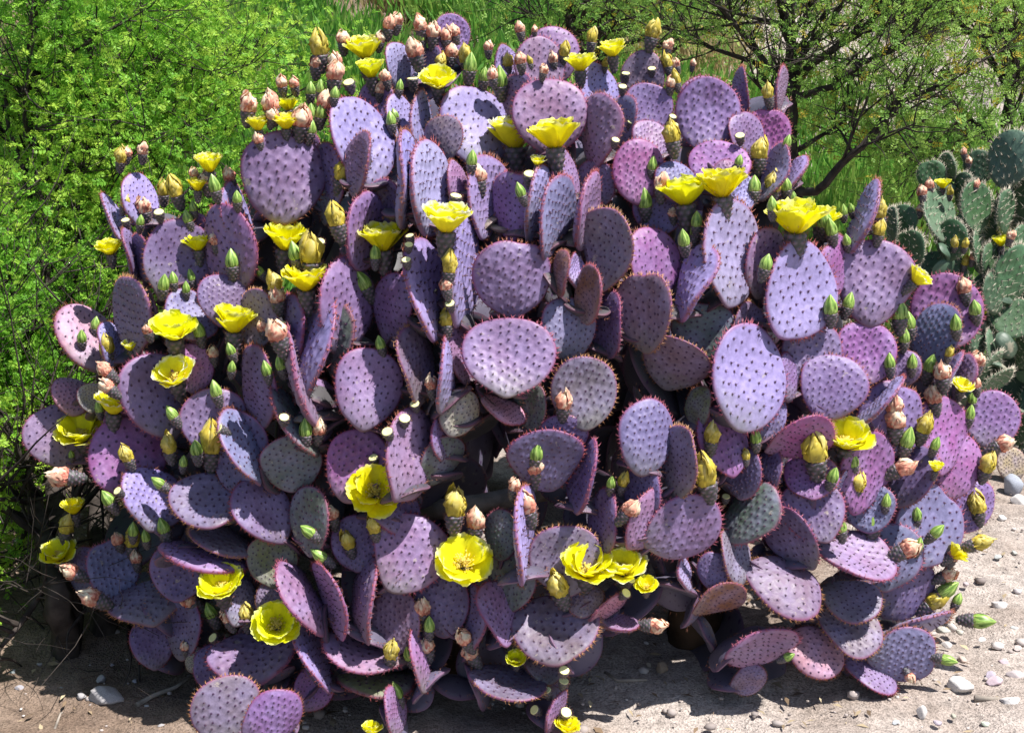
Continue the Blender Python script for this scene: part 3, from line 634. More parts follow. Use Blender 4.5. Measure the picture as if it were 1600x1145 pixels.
def bud(px, py, r, ty, rot=None, frames=FRAMES, parent=cactus, inv=rootinv, toward=0.35):
    rot = random.uniform(-16, 16) if rot is None else rot
    r *= {'w': .92, 'c': .98, 'y': .84, 'g': .95}[ty]*random.uniform(.88, 1.1)
    Lp = r*2.3                               # ovary length in pixels
    bx, by = px - math.sin(R_(rot))*Lp, py + math.cos(R_(rot))*Lp
    toward = 0.9 if ty == 'c' else toward
    D0 = min(front_D(bx, by, frames), front_D(px, py, frames, 0.9, 9) + 0.02)
    D0 = min(D0, ground_D(bx, by) - 0.02)
    s = D0/FPX; base = at(bx, by, D0-0.003)
    ax = (RT*math.sin(R_(rot)) + UP*math.cos(R_(rot)) - FW*random.uniform(toward*.5, toward*1.3)).normalized()
    L = Lp*s*1.02; R = r*s*2.3
    o = link({'g': 'flower_bud', 'w': 'withered_flower', 'y': 'closing_flower', 'c': 'fruit'}[ty], OVARY[random.randrange(3)][0], parent, inv @ axis_frame(base, ax, R, L if ty != 'c' else L*1.05, random.uniform(0, 6)))
    k = random.randrange(3); o.data = OVARY[k][0]
    link('bristles', OVARY[k][1], o, None, BCOL)
    if ty == 'c': link('cut_top', CUT, o); return o
    me, nm = {'g': (GREEN, 'bud_tip'), 'w': (WITH, 'shrivelled_petals'), 'y': (YBUD, 'closed_petals')}[ty]
    rs = {'g': 0.98, 'w': 1.02, 'y': 1.0}[ty]
    hs = R*random.uniform(.95, 1.15)/L
    link(nm, random.choice(me), o, Matrix.Translation((0, 0, .9)) @ Matrix.Diagonal((rs, rs, hs, 1)))
    return o
def flower(px, py, r, ty, frames=FRAMES, parent=cactus, inv=rootinv, lean=0.0):
    # ty: s cup seen from the side, h half open towards the camera, f face on
    tw, opn = {'s': (0.30, 47), 'h': (0.75, 54), 'f': (1.4, 66)}[ty]
    tw += random.uniform(-.08, .1); ax = (UP + RT*(lean+random.uniform(-.12, .12)) - FW*tw).normalized()
    D = min(front_D(px, py, frames, 1.1), front_D(px, py+r*0.8, frames, 1.1), ground_D(px, py)-0.06) - 0.02
    s = D/FPX; Rr = r*s
    cpt = at(px, py, D) - ax*Rr*0.45          # cup bottom
    ol = Rr*1.25; ow = Rr*0.95
    base = cpt - ax*ol*0.92; k = random.randrange(3)
    Mo = inv @ axis_frame(base, ax, ow, ol, random.uniform(0, 6)); o = link('flower', OVARY[k][0], parent, Mo)
    link('bristles', OVARY[k][1], o, None, BCOL)
    spin0 = random.uniform(0, 6); age = random.choice([(1, 1, 1), (1, 1, 1.6), (1, .97, 1), (1, 1, 3.0), (.98, 1.02, 1)])
    Fm = inv @ axis_frame(cpt, ax, 1, 1); oi = Mo.inverted()
    Lp = Rr*{'s': 1.42, 'h': 1.3, 'f': 1.24}[ty]
    for ring, (n, op, ls) in enumerate([(6, opn+14, 1.0), (5, opn+1, .98), (2, opn-12, .88)]):
        for q in range(n):
            an = spin0 + (q+.5*ring)*2*math.pi/n + random.uniform(-.12, .12); o_ = R_(op+random.uniform(-8, 8)); sz = Lp*ls*random.uniform(.92, 1.06)
            # petal: local y outward along petal, z facing the axis
            Rm = Matrix.Rotation(an, 4, 'Z') @ Matrix.Translation((0, Rr*.10, 0)) @ Matrix.Rotation(math.pi/2-o_, 4, 'X') @ Matrix.Diagonal((sz, sz, sz, 1))
            link('petal', PETALS[random.randrange(6)], o, oi @ Fm @ Rm, age)
    link('stamens', STAM, o, oi @ Fm @ Matrix.Diagonal((Rr*1.25, Rr*1.25, Rr*1.2, 1)))
    return o
FLOWERS = [(570,82,26,'s'),(580,113,22,'s'),(684,128,25,'h'),(450,167,15,'s'),(403,198,17,'s'),(447,195,18,'s'),(327,261,22,'s'),(309,293,15,'s'),(445,378,33,'s'),(598,380,32,'s'),(478,442,32,'s'),(698,350,35,'s'),(172,391,18,'s'),(310,384,20,'s'),
 (271,518,33,'h'),(366,508,31,'s'),(273,588,31,'h'),(127,677,34,'h'),(178,636,28,'s'),(205,543,13,'s'),(805,217,37,'s'),(866,218,35,'s'),(907,103,22,'s'),(957,81,20,'s'),(840,254,12,'s'),(1070,307,35,'s'),(1128,295,35,'s'),(1243,350,39,'s'),(1283,346,26,'s'),
 (1433,437,19,'s'),(1323,688,34,'h'),(1503,605,17,'h'),(1462,732,12,'s'),(585,765,37,'f'),(724,876,39,'f'),(918,887,36,'h'),(973,886,32,'h'),(1010,915,16,'h'),(346,916,33,'h'),(432,974,32,'f'),(92,866,25,'h'),(115,796,18,'s'),(806,1031,15,'h'),(886,1138,18,'s'),(580,1142,15,'s'),(1491,866,16,'s')]
for f in FLOWERS: flower(*f, lean=(0.9 if f[0] in (1433, 1491) else 0))
BUDS = '''537 68 10 w;608 46 9 w;621 39 8 w;658 47 9 w;677 59 10 w;697 63 9 w;710 56 8 w;594 67 8 w;650 88 11 w;705 90 9 w;501 86 13 y;495 105 9 w;526 103 9 w;524 124 11 w;442 136 8 w;461 136 8 w;389 174 12 w;425 172 12 w;426 185 8 w;507 168 12 w;472 196 12 w;406 223 8 w
486 147 7 g;502 144 7 g;523 153 8 g;502 183 9 g;486 187 8 g;485 208 8 g;545 127 9 c;603 126 8 w;594 145 7 w;624 141 6 g;645 124 8 c;612 195 8 g;618 185 7 g;659 65 8 g;728 97 10 y;734 111 10 g;688 104 9 y;536 282 15 y
763 79 7 w;813 51 7 w;835 50 5 w;793 105 8 y;814 100 8 w;828 101 7 y;849 115 7 w;864 98 7 w;881 88 8 y;924 67 8 y;1018 60 13 y;1042 77 7 w;1043 105 8 y;1056 105 6 w;1082 103 5 w;1057 131 8 y;1047 136 7 w;756 126 8 g;782 134 11 g;771 124 8 w;737 257 8 g;747 283 12 w;828 270 10 c;1050 222 14 y;1018 265 8 g;1033 295 10 w;987 190 8 c;962 217 6 c;1050 194 7 c;1051 181 6 c;977 115 6 c;972 134 6 c;1017 107 6 c;945 105 5 y
1200 153 9 y;1185 248 13 y;1177 299 9 g;1206 299 11 y;1227 296 8 g;1236 315 8 g;1206 328 9 g;1007 322 10 g;1153 210 8 c;1228 228 7 g;1248 270 7 w;1052 338 8 w;1317 335 6 g;1329 330 5 g;1153 257 6 g;1088 352 10 g;1086 368 9 g;1068 382 10 g;1194 420 10 g
1286 352 11 g;1298 365 9 g;1322 381 7 g;1374 340 11 y;1357 351 6 w;1371 367 10 y;1296 488 11 g;1323 480 9 g;1404 497 11 g;1419 512 10 g;1411 533 8 g;1491 512 9 g;1506 457 11 w;1521 488 9 g
190 253 8 y;200 244 7 w;224 241 7 w;195 323 8 y;198 343 7 c;220 351 6 g;228 331 9 w;257 305 10 y;278 306 11 y;251 329 9 c;304 329 7 g;338 298 9 g;325 287 9 w;304 275 6 w;361 281 9 w;372 315 7 g;296 347 8 g;340 382 10 w;364 416 10 g;257 450 8 g;272 442 8 g;292 456 7 g;300 438 7 g;233 520 8 w;314 524 9 g;151 513 8 g;130 532 7 g;170 552 12 y
528 352 15 y;519 323 7 g;503 374 8 c;464 404 10 g;489 408 16 y;432 452 11 y;435 470 10 w;441 505 8 c;437 528 13 w;571 449 11 g -25;587 404 9 g;409 428 8 g -40;626 352 6 c;640 368 6 c;640 380 7 c;635 404 8 c;596 543 8 g;412 517 8 w
702 425 11 y;698 452 9 w;676 453 7 c;715 450 7 c;702 470 8 c;698 508 11 y;713 306 9 c;815 306 8 g -20
340 617 9 g;343 669 8 c -60;267 704 12 y;288 725 7 g;309 707 9 g;332 704 16 y;273 652 9 g -30;202 717 10 y -20;184 763 7 c -40;174 785 9 g -30;107 745 12 w -85;170 582 10 w -45;173 607 10 w -45;334 557 8 w;363 551 8 g;363 578 7 g;254 758 8 g -50;157 642 7 g;113 713 5 g
419 584 9 g;441 576 9 g;447 647 8 c;525 653 7 c;478 679 10 g;499 675 10 w;648 626 8 c;634 647 9 c;604 668 8 c -20;583 711 8 c -20;675 605 10 w
837 714 11 g;838 735 13 w;880 635 11 w;803 763 8 w;954 758 8 g;972 758 9 y;1111 689 11 y;1133 772 7 c;1180 689 8 g;1103 752 16 y;1165 717 6 y;980 800 12 w 40
1389 572 8 g;1423 572 8 g;1450 577 11 g;1471 590 12 w;1481 556 6 y;1457 627 11 w;1395 641 12 w;1396 664 13 w;1440 673 13 y;1413 695 11 g;1458 699 7 g;1517 628 7 g;1513 652 7 g;1524 605 8 w;1272 716 18 y;1331 725 10 g;1298 748 8 g;1336 763 13 y;1402 733 13 w 60;1537 733 13 y;1559 696 11 w 60;1383 789 8 g;1525 797 14 y;1525 569 9 w
1362 824 11 g;1313 828 9 g;1430 808 8 g;1457 834 9 g 40;1432 855 7 g;1410 860 12 w 60;1521 850 12 y 70;1485 872 8 w;1474 899 11 w 60;1469 925 11 g 50;1451 944 13 y 50;1493 941 8 g 20;1520 968 11 g 90;1471 1028 8 g 100;1418 1053 7 w 150
105 829 11 y;152 934 13 w -60;119 895 11 w -60;187 846 8 w;208 852 11 y;215 876 8 w;230 842 7 g;258 830 9 g;210 832 7 g;290 1014 6 w
317 890 8 g;301 939 10 w -50;333 961 9 g -20;359 968 10 w -20;333 991 8 c -40;387 965 13 y;488 834 9 g -50;507 873 9 g -50;520 808 11 w
586 829 10 y;547 853 11 y;710 803 15 y;743 822 13 w;661 955 10 w;671 982 8 g;668 1012 11 w;641 1025 8 g;612 1021 11 y;729 1000 11 w -30;738 1024 12 w -30;622 1087 10 g;825 797 14 w;874 923 14 y -20
882 1038 8 c;881 1059 8 c;853 1075 8 c -20;886 1103 8 c 20;832 1103 7 c -50;987 899 7 c 30;980 921 8 c 40;1018 976 11 w 90;1227 1026 7 g 60'''
for b_ in BUDS.replace('\n', ';').split(';'):
    q = b_.split(); bud(float(q[0]), float(q[1]), float(q[2]), q[3], float(q[4]) if len(q) > 4 else None)

# ------------------------------------------------------------------ the green prickly pear behind on the right
groot = on_ground(1540, 700); groot = Vector((groot.x+0.05, groot.y+0.35, 0)); groot.z = hill(groot.x, groot.y)
gcactus = empty('green_prickly_pear', groot); ginv = Matrix.Translation(-groot)
tag(gcactus, 'green prickly pear cactus with long pale spines beside the larger purple one', 'cactus')
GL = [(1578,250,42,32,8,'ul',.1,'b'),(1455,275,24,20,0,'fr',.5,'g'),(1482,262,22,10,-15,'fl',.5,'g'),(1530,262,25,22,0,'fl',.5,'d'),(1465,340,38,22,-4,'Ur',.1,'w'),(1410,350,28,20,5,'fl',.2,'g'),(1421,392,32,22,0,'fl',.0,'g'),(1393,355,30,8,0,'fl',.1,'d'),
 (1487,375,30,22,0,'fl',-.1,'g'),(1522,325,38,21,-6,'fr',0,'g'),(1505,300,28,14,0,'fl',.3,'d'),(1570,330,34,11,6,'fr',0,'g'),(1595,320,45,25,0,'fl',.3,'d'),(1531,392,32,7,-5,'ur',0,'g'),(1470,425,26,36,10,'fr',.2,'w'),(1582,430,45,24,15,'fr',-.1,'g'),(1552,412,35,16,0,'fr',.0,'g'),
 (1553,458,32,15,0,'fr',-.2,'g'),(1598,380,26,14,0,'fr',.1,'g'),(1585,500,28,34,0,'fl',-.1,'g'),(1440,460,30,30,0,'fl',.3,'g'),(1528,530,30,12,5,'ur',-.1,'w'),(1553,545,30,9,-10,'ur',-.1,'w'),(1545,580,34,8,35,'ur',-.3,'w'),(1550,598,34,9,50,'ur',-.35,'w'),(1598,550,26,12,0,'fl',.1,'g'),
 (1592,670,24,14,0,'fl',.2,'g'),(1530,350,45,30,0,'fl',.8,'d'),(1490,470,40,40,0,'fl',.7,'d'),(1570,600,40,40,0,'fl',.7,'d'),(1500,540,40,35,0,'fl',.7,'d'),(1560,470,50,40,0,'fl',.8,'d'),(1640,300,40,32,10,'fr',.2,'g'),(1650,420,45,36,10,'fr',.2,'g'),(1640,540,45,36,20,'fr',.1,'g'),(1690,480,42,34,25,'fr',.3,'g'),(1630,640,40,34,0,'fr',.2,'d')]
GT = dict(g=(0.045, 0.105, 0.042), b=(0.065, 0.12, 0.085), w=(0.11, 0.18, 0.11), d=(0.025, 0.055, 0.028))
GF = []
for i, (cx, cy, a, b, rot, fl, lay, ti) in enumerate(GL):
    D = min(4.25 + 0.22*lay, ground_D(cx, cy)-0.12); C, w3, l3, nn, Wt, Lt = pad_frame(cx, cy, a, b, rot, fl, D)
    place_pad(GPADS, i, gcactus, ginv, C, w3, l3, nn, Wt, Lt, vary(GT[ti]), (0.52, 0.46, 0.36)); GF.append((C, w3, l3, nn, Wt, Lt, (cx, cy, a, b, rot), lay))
inner = Acc(); save_root = root_p; root_p = groot
gn = [(groot+Vector((0, 0, .03)), 0.0), (groot+Vector((.3, .05, .03)), 0.0)]
for fr in sorted(GF, key=lambda f: f[0].z):
    base = fr[0]-fr[2]*fr[5]*.93; p = min(gn, key=lambda q: (q[0]-base).length + max(0, q[0].z-base.z)*2)[0]; dist = (p-base).length
    n = max(1, round(dist/.2)); prev = p
    if dist > .06:
        for k in range(1, n+1):
            q = p.lerp(base, k/n) + (Vector((random.gauss(0, .02), .06, 0)) if k < n else Vector()); inner_pad(prev, q); prev = q; gn.append((q, 0))
    gn.append((fr[0]+fr[2]*fr[5]*.9, 0))
link('inner_pads', inner.mesh('inner_pads', M_gpad), gcactus, None, (0.06, 0.11, 0.07), kind='stuff'); root_p = save_root
for q in [(1473,290,12),(1563,380,13),(1535,489,9)]: flower(*q, 's', frames=GF, parent=gcactus, inv=ginv)
for q in [(1440,305,6,'w'),(1451,293,6,'w'),(1523,292,5,'w'),(1437,330,6,'w'),(1577,372,6,'w'),(1506,414,6,'y'),(1519,405,6,'w'),(1483,304,5,'y'),(1490,385,6,'y'),(1506,386,6,'y'),(1505,241,5,'w'),(1512,255,5,'w')]: bud(*q, frames=GF, parent=gcactus, inv=ginv)

# ------------------------------------------------------------------ dead fallen pad, stones, pebbles, sticks
me, sm = PADS[4]
def rock_mesh(k):
    import bmesh
    bm = bmesh.new(); bmesh.ops.create_icosphere(bm, subdivisions=3, radius=1); r = np.random.default_rng(900+k)
    planes = [(r.normal(0, 1, 3), r.uniform(.50, .86)) for _ in range(14)]
    for v in bm.verts:
        p = np.array(v.co)
        for n, d in planes:
            n = n/np.linalg.norm(n); h = p @ n
            if h > d: p = p - n*(h-d)
        p += r.normal(0, .018, 3); v.co = p
    me = bpy.data.meshes.new('stone'); bm.to_mesh(me); bm.free(); me.materials.append(M_rock); me.polygons.foreach_set('use_smooth', np.ones(len(me.polygons), dtype=bool)); return me
ROCKS = [rock_mesh(k) for k in range(6)]
def rock(px, py, wpx, hpx, col, label, group=None, rz=None):
    D = ground_D(px, py+hpx*0.4); p = on_ground(px, py+hpx*.4); s = D/FPX; a = wpx*s/2; h = hpx*s/2*1.1
    o = link('stone', random.choice(ROCKS), None, None, col); o.location = p + Vector((0, a*.5, h*.25)); o.scale = (a, a*random.uniform(.7, .95), h)
    o.rotation_euler = (random.uniform(-.15, .15), random.uniform(-.15, .15), rz if rz is not None else random.uniform(-.3, .3)); tag(o, label, 'stone', group); return o
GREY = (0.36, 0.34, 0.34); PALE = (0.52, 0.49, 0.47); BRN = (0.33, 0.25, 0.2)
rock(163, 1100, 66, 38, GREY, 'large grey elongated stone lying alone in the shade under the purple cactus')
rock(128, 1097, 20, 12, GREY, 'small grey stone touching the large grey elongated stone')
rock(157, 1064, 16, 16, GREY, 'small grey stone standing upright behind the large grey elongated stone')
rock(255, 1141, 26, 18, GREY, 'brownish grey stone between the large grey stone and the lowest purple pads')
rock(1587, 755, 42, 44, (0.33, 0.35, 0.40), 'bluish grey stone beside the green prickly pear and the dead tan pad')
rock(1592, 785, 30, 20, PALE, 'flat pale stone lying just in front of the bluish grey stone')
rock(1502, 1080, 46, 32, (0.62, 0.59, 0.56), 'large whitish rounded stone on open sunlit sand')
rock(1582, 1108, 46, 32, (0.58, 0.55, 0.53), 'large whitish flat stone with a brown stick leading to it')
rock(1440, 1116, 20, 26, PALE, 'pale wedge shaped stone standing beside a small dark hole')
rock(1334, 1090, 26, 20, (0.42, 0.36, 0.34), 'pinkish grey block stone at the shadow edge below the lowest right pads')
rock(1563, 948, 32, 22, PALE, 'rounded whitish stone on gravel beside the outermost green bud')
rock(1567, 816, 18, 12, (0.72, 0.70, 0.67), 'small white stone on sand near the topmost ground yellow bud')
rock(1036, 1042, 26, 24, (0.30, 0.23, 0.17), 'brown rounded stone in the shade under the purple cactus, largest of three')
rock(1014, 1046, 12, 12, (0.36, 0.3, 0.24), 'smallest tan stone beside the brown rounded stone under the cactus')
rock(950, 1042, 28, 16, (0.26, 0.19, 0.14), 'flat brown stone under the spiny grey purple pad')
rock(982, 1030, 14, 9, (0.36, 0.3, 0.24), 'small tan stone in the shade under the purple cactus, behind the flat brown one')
for px, py, w_, h_ in [(1590,925,18,12),(1505,1032,18,11),(1555,1072,30,18),(1588,1065,34,14),(1475,985,26,12),(1500,990,16,10),(1548,1060,20,12),(1480,1010,20,10),(1570,1040,22,10),(1530,905,16,9),(1560,870,14,8),(1510,915,14,8),(1585,990,16,9),(1535,1000,14,8),(1465,1130,18,9),(1400,1130,14,8),(1540,1135,18,9),(1590,1020,16,9),(1490,1125,12,8),(1585,870,12,7),(60,1040,12,7),(30,1085,16,9),(210,1065,10,6),(95,1075,9,6),(230,1110,11,7),(175,1040,10,6),(20,1060,13,7)]:
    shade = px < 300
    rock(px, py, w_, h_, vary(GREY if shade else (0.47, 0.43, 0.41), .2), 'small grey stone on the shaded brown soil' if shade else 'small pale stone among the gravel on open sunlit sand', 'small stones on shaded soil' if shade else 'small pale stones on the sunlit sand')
pa = Acc()
base_v, base_f = None, None
import bmesh
bm = bmesh.new(); bmesh.ops.create_icosphere(bm, subdivisions=1, radius=1); bv = np.array([v.co[:] for v in bm.verts]); bf = np.array([[v.index for v in f.verts] for f in bm.faces]); bm.free()
for _ in range(4000):
    x = rng.uniform(-2.1, 2.1); y = rng.uniform(1.9, 5.4)
    s = min(0.016, 0.0032*rng.pareto(2.2)+0.0024); V = bv*(1+rng.normal(0, .15, bv.shape))*np.array([s, s*rng.uniform(.7, 1), s*rng.uniform(.45, .8)])
    a = rng.uniform(0, 6.28); V = V @ np.array([[math.cos(a), math.sin(a), 0], [-math.sin(a), math.cos(a), 0], [0, 0, 1]])
    pa.add(V + np.array([x, y, hill(x, y)+s*.2]), bf, v=np.clip(rng.normal(.5, .25), 0, 1))
g = link('gravel', pa.mesh('gravel', M_peb), kind='stuff'); tag(g, 'fine pale gravel strewn over the sandy ground', 'gravel')
# dry flakes, fallen petals and bits of bark
la = Acc()
for _ in range(1500):
    px = rng.normal(-.1, 1.0); py_ = rng.uniform(2.15, 4.2)
    if abs(px) > 2: continue
    L = rng.uniform(.004, .016); a = rng.uniform(0, 6.28); ca, sa = math.cos(a), math.sin(a); wd = L*rng.uniform(.12, .5)
    z = hill(px, py_)+.004; t_ = rng.normal(0, .25, 4)*wd
    V = np.array([[-L, 0, t_[0]], [0, wd, t_[1]+.002], [L, 0, t_[2]], [0, -wd, t_[3]+.002]]); V = V @ np.array([[ca, sa, 0], [-sa, ca, 0], [0, 0, 1]]) + np.array([px, py_, z+abs(t_).max()])
    la.add(V, [(0, 1, 2, 3)], v=rng.uniform(.2, 1))
M_litter = strip_material('litter', [(0.0, (0.07, 0.045, 0.03)), (0.5, (0.22, 0.15, 0.09)), (1.0, (0.46, 0.38, 0.24))], key='v', rough=0.9)
lt = link('leaf_litter', la.mesh('leaf_litter', M_litter, False), kind='stuff'); tag(lt, 'dry brown flakes and plant litter scattered on the soil', 'litter')
# dead pad
dp = on_ground(1580, 750); D = (dp-CAM).dot(FW)-0.03; C, w3, l3, nn, Wt, Lt = pad_frame(1580, 727, 26, 20, 0, 'fr', D)
de = empty('dead_pad', (C.x, C.y, hill(C.x, C.y))); place_pad(PADS, 4, de, Matrix.Translation(-de.location), C, w3, l3, nn, Wt, Lt, (0.42, 0.33, 0.2), (0.3, 0.22, 0.12), 'dried_pad')
tag(de, 'dried tan dead cactus pad standing beside bluish grey stone', 'cactus pad')
def stick(pix, r, label, lift=0.006):
    pts = [on_ground(x, y)+Vector((0, 0, lift)) for x, y in pix]
    me = tubes_mesh('stick', [(pts, [r*(1-.5*i/len(pts)) for i in range(len(pts))])], M_dry); tag(link('stick', me), label, 'stick')
stick([(215,1112),(240,1092),(275,1078),(310,1052)], .006, 'thin dark dry stick near the large grey elongated stone')
stick([(1522,1096),(1540,1099),(1562,1098)], .007, 'short brown stick leading to the flat whitish stone')
stick([(945,1065),(965,1075),(1010,1072)], .005, 'short curved stick in the shade in front of the brown rounded stone')
stick([(86,1145),(96,1128),(99,1120)], .003, 'short thin pale twig in front of the large grey elongated stone')

# ------------------------------------------------------------------ foliage
def sprig(nl, L, lw, ll, r):
    """a compound leaf along +y: leaflets in two rows"""
    V = []; F = []
    for i in range(nl):
        t = (i//2+0.7)/(nl/2+.3); s = 1 if i % 2 else -1; p = np.array([0, t*L, 0.08*L*math.sin(t*2)])
        d = np.array([s*1.0, 0.55, r.normal(0.1, .3)]); d /= np.linalg.norm(d); wv = np.array([-d[1]*s, d[0]*s, r.normal(0, .3)]); wv /= np.linalg.norm(wv); q = ll*r.uniform(.75, 1.2)*(1-.35*t)
        n = len(V); V += [p, p+d*q*.5+wv*lw, p+d*q, p+d*q*.5-wv*lw]; F.append((n, n+1, n+2, n+3))
    return np.array(V), np.array(F)
def foliage(name, centres, mat, parent, inv, size, nl=14, r=None, hang=0.2, shade=None):
    """centres: array of sprig base points, dirs random"""
    r = r or rng; temps = [sprig(nl, size, size*.075, size*.42, r) for _ in range(6)]
    Vs = []; Fs = []; vs = []; n = 0
    for c in centres:
        V, F = temps[r.integers(6)]
        d = np.array([r.normal(), r.normal(), r.normal()*.6+hang]); d /= np.linalg.norm(d); a = np.cross(d, r.normal(size=3)); a /= np.linalg.norm(a); b = np.cross(a, d)
        s = r.uniform(.7, 1.35); Vs.append(s*(V[:, :1]*a + V[:, 1:2]*d + V[:, 2:]*b) + c[:3]); Fs.append(F+n); n += len(V)
        vs.append(np.full(len(V), np.clip((c[3] if len(c) > 3 else .5)+r.normal(0, .22), 0, 1)))
    V = np.concatenate(Vs); me = mesh_np(name, V, np.concatenate(Fs), mat, False, dict(v=np.concatenate(vs)))
    return link(name, me, parent, inv.copy())
def branch_tree(start, limbs, r, twig_n=5, depth=2, seg=5, spread=.7, tl=.5, radk=.45, upb=.2):
    """limbs: list of (points, r0, r1). returns tubes + list of tip points for leaves"""
    tubes = []; leaves = []
    def grow(p, d, L, rad, dep):
        pts = [p.copy()]; q = p.copy(); dd = d.normalized()
        for k in range(5):
            dd = (dd + Vector((r.normal(0, .16), r.normal(0, .16), r.normal(upb*.2, .14)))).normalized(); q = q + dd*(L/5); pts.append(q.copy())
        tubes.append((pts, [rad*(1-.8*k/5) for k in range(6)]))
        for k in range(1, 6):
            for _ in range(3 if dep == 0 else 1):
                leaves.append(pts[k].lerp(pts[k-1], r.uniform(0, 1)) + Vector((r.normal(0, .02), r.normal(0, .02), r.normal(0, .02))))
        if dep > 0:
            for k in range(twig_n):
                f = r.uniform(.25, 1); i = min(4, int(f*5)); b = pts[i].lerp(pts[i+1], f*5-i)
                nd = (dd*.7 + Vector((r.normal(0, spread), r.normal(0, spread), r.normal(upb, spread*.8)))).normalized()
                grow(b, nd, L*r.uniform(.45, .7), rad*radk, dep-1)
    for pts, r0, r1 in limbs:
        pts = [Vector(p) for p in pts]; sm = []
        for i in range(len(pts)-1):
            for k in range(4):
                f = k/4; sm.append(pts[i].lerp(pts[i+1], f) + Vector((r.normal(0, .006), r.normal(0, .006), 0)))
        sm.append(pts[-1]); n = len(sm); tubes.append((sm, [r0+(r1-r0)*i/(n-1) for i in range(n)]))
        for k in range(twig_n*3):
            f = r.uniform(.3, 1); i = min(n-2, int(f*(n-1))); b = sm[i]; t = (sm[i+1]-sm[i]).normalized()
            nd = (t*.6 + Vector((r.normal(0, spread), r.normal(0, spread), r.normal(upb, spread*.8)))).normalized()
            grow(b, nd, tl*r.uniform(.5, 1.1), max(.003, (r0+(r1-r0)*f)*radk), depth-1)
    return tubes, leaves
def build_tree(name, root, limbs, label, mat, group, seed, dens, size, nl, cat='tree', jitter=.05, **kw):
    r = np.random.default_rng(seed); e = empty(name, root); inv = Matrix.Translation(-root); tag(e, label, cat, group)
    tubes, leaves = branch_tree(root, limbs, r, **kw)
    link('trunk', tubes_mesh('trunk', tubes, M_bark, 5), e, inv.copy())
    P = np.array([tuple(l) for l in leaves]); idx = r.integers(len(P), size=int(dens)); C = P[idx] + r.normal(0, jitter, (len(idx), 3))
    cl = .5 + .25*np.sin(C[:, 0]*5+seed)*np.sin(C[:, 2]*6+C[:, 1]*3)
    C = C[~((C[:, 0] > -1.16) & (C[:, 1] < 3.5))]
    C = C[C[:, 2] > np.array([hill(a, b) for a, b in C[:, :2]])+.03]; cl = .62 + .24*np.sin(C[:, 0]*5+seed)*np.sin(C[:, 2]*6+C[:, 1]*3)
    foliage('crown', np.concatenate([C, cl[:, None]], 1), mat, e, inv, size, nl, r)
    return e
# mesquite on the left: base in the shade behind the purple cactus
lr = on_ground(108, 1020)
A = lambda x, y, D: at(x, y, D)
def up_from(px, py): return on_ground(px, py) - Vector((0, 0, .04))
build_tree('mesquite_tree', lr, [
  ([up_from(108,1020), A(88,930,3.1), A(80,860,3.25), A(50,780,3.45), A(20,660,3.6), A(-60,500,3.7)], .036, .012),
  ([up_from(112,1018), A(100,900,3.2), A(85,760,3.6), A(90,600,3.85), A(72,440,3.9), A(70,400,3.9), A(58,290,3.9), A(40,180,3.9), A(62,60,3.9), A(60,-80,3.9)], .034, .009),
  ([A(88,600,3.85), A(70,470,3.95), A(92,390,4.0), A(65,300,4.0), A(120,180,4.1), A(200,60,4.2), A(230,-40,4.2)], .016, .006),
  ([up_from(165,1000), A(170,900,3.3), A(150,760,3.8), A(190,560,4.3), A(150,400,4.4), A(190,240,4.4), A(215,150,4.4), A(300,-20,4.5)], .036, .008),
  ([A(150,420,4.4), A(240,280,4.5), A(262,160,4.5), A(255,60,4.5)], .013, .005),
  ([A(60,780,3.45), A(-10,700,3.4), A(-60,640,3.4), A(-140,560,3.4)], .016, .008),
  ([A(85,760,3.6), A(10,640,3.6), A(-40,560,3.6), A(-120,420,3.6)], .018, .007),
  ([A(60,780,3.45), A(20,700,3.3), A(-10,600,3.3)], .010, .005),
  ([A(90,600,3.85), A(130,500,3.9), A(110,330,4.0), A(150,200,4.0), A(140,60,4.0)], .012, .005),
  ([A(50,780,3.45), A(30,850,3.45), A(-10,900,3.3), A(-60,930,3.2)], .008, .004),
  ([A(80,860,3.25), A(110,830,3.5), A(130,760,3.7), A(140,680,3.8)], .008, .004),
  ([A(190,560,4.3), A(260,420,4.5), A(320,250,4.6), A(330,100,4.6)], .012, .005),
  ], 'leafy bright green mesquite tree with dark trunks beside the purple cactus', M_leafL, None, 5, 27000, .030, 14, depth=2, twig_n=7, tl=.55, spread=.75, jitter=.045)
# thorny tree behind on the right
rr0 = Vector((1.02, 5.15, hill(1.02, 5.15)))
build_tree('thorn_tree', rr0, [
  ([rr0-Vector((0, 0, .05)), A(1242,300,4.95), A(1234,180,4.9), A(1240,90,4.9), A(1222,20,4.9), A(1215,-70,4.9)], .032, .014),
  ([A(1234,200,4.9), A(1215,120,4.9), A(1165,60,4.9), A(1120,0,4.85), A(1080,-60,4.8)], .014, .007),
  ([A(1240,130,4.9), A(1290,85,4.85), A(1340,50,4.8), A(1390,5,4.75), A(1420,-40,4.7)], .016, .008),
  ([A(1232,155,4.9), A(1300,135,4.8), A(1345,100,4.75), A(1410,70,4.7), A(1440,20,4.7)], .014, .006),
  ([A(1242,300,4.95), A(1275,300,4.8), A(1330,240,4.7), A(1375,200,4.7), A(1403,165,4.7), A(1500,110,4.65)], .018, .007),
  ([A(1240,180,4.9), A(1180,100,5.0), A(1100,70,5.1), A(1030,40,5.2)], .012, .005),
  ], 'open thorny tree with dark branching limbs and small leaves behind purple cactus', M_leafR, None, 6, 3700, .034, 10, depth=2, twig_n=6, tl=.5, spread=.6, jitter=.06)
r2 = Vector((0.35, 6.0, hill(.35, 6.0)))
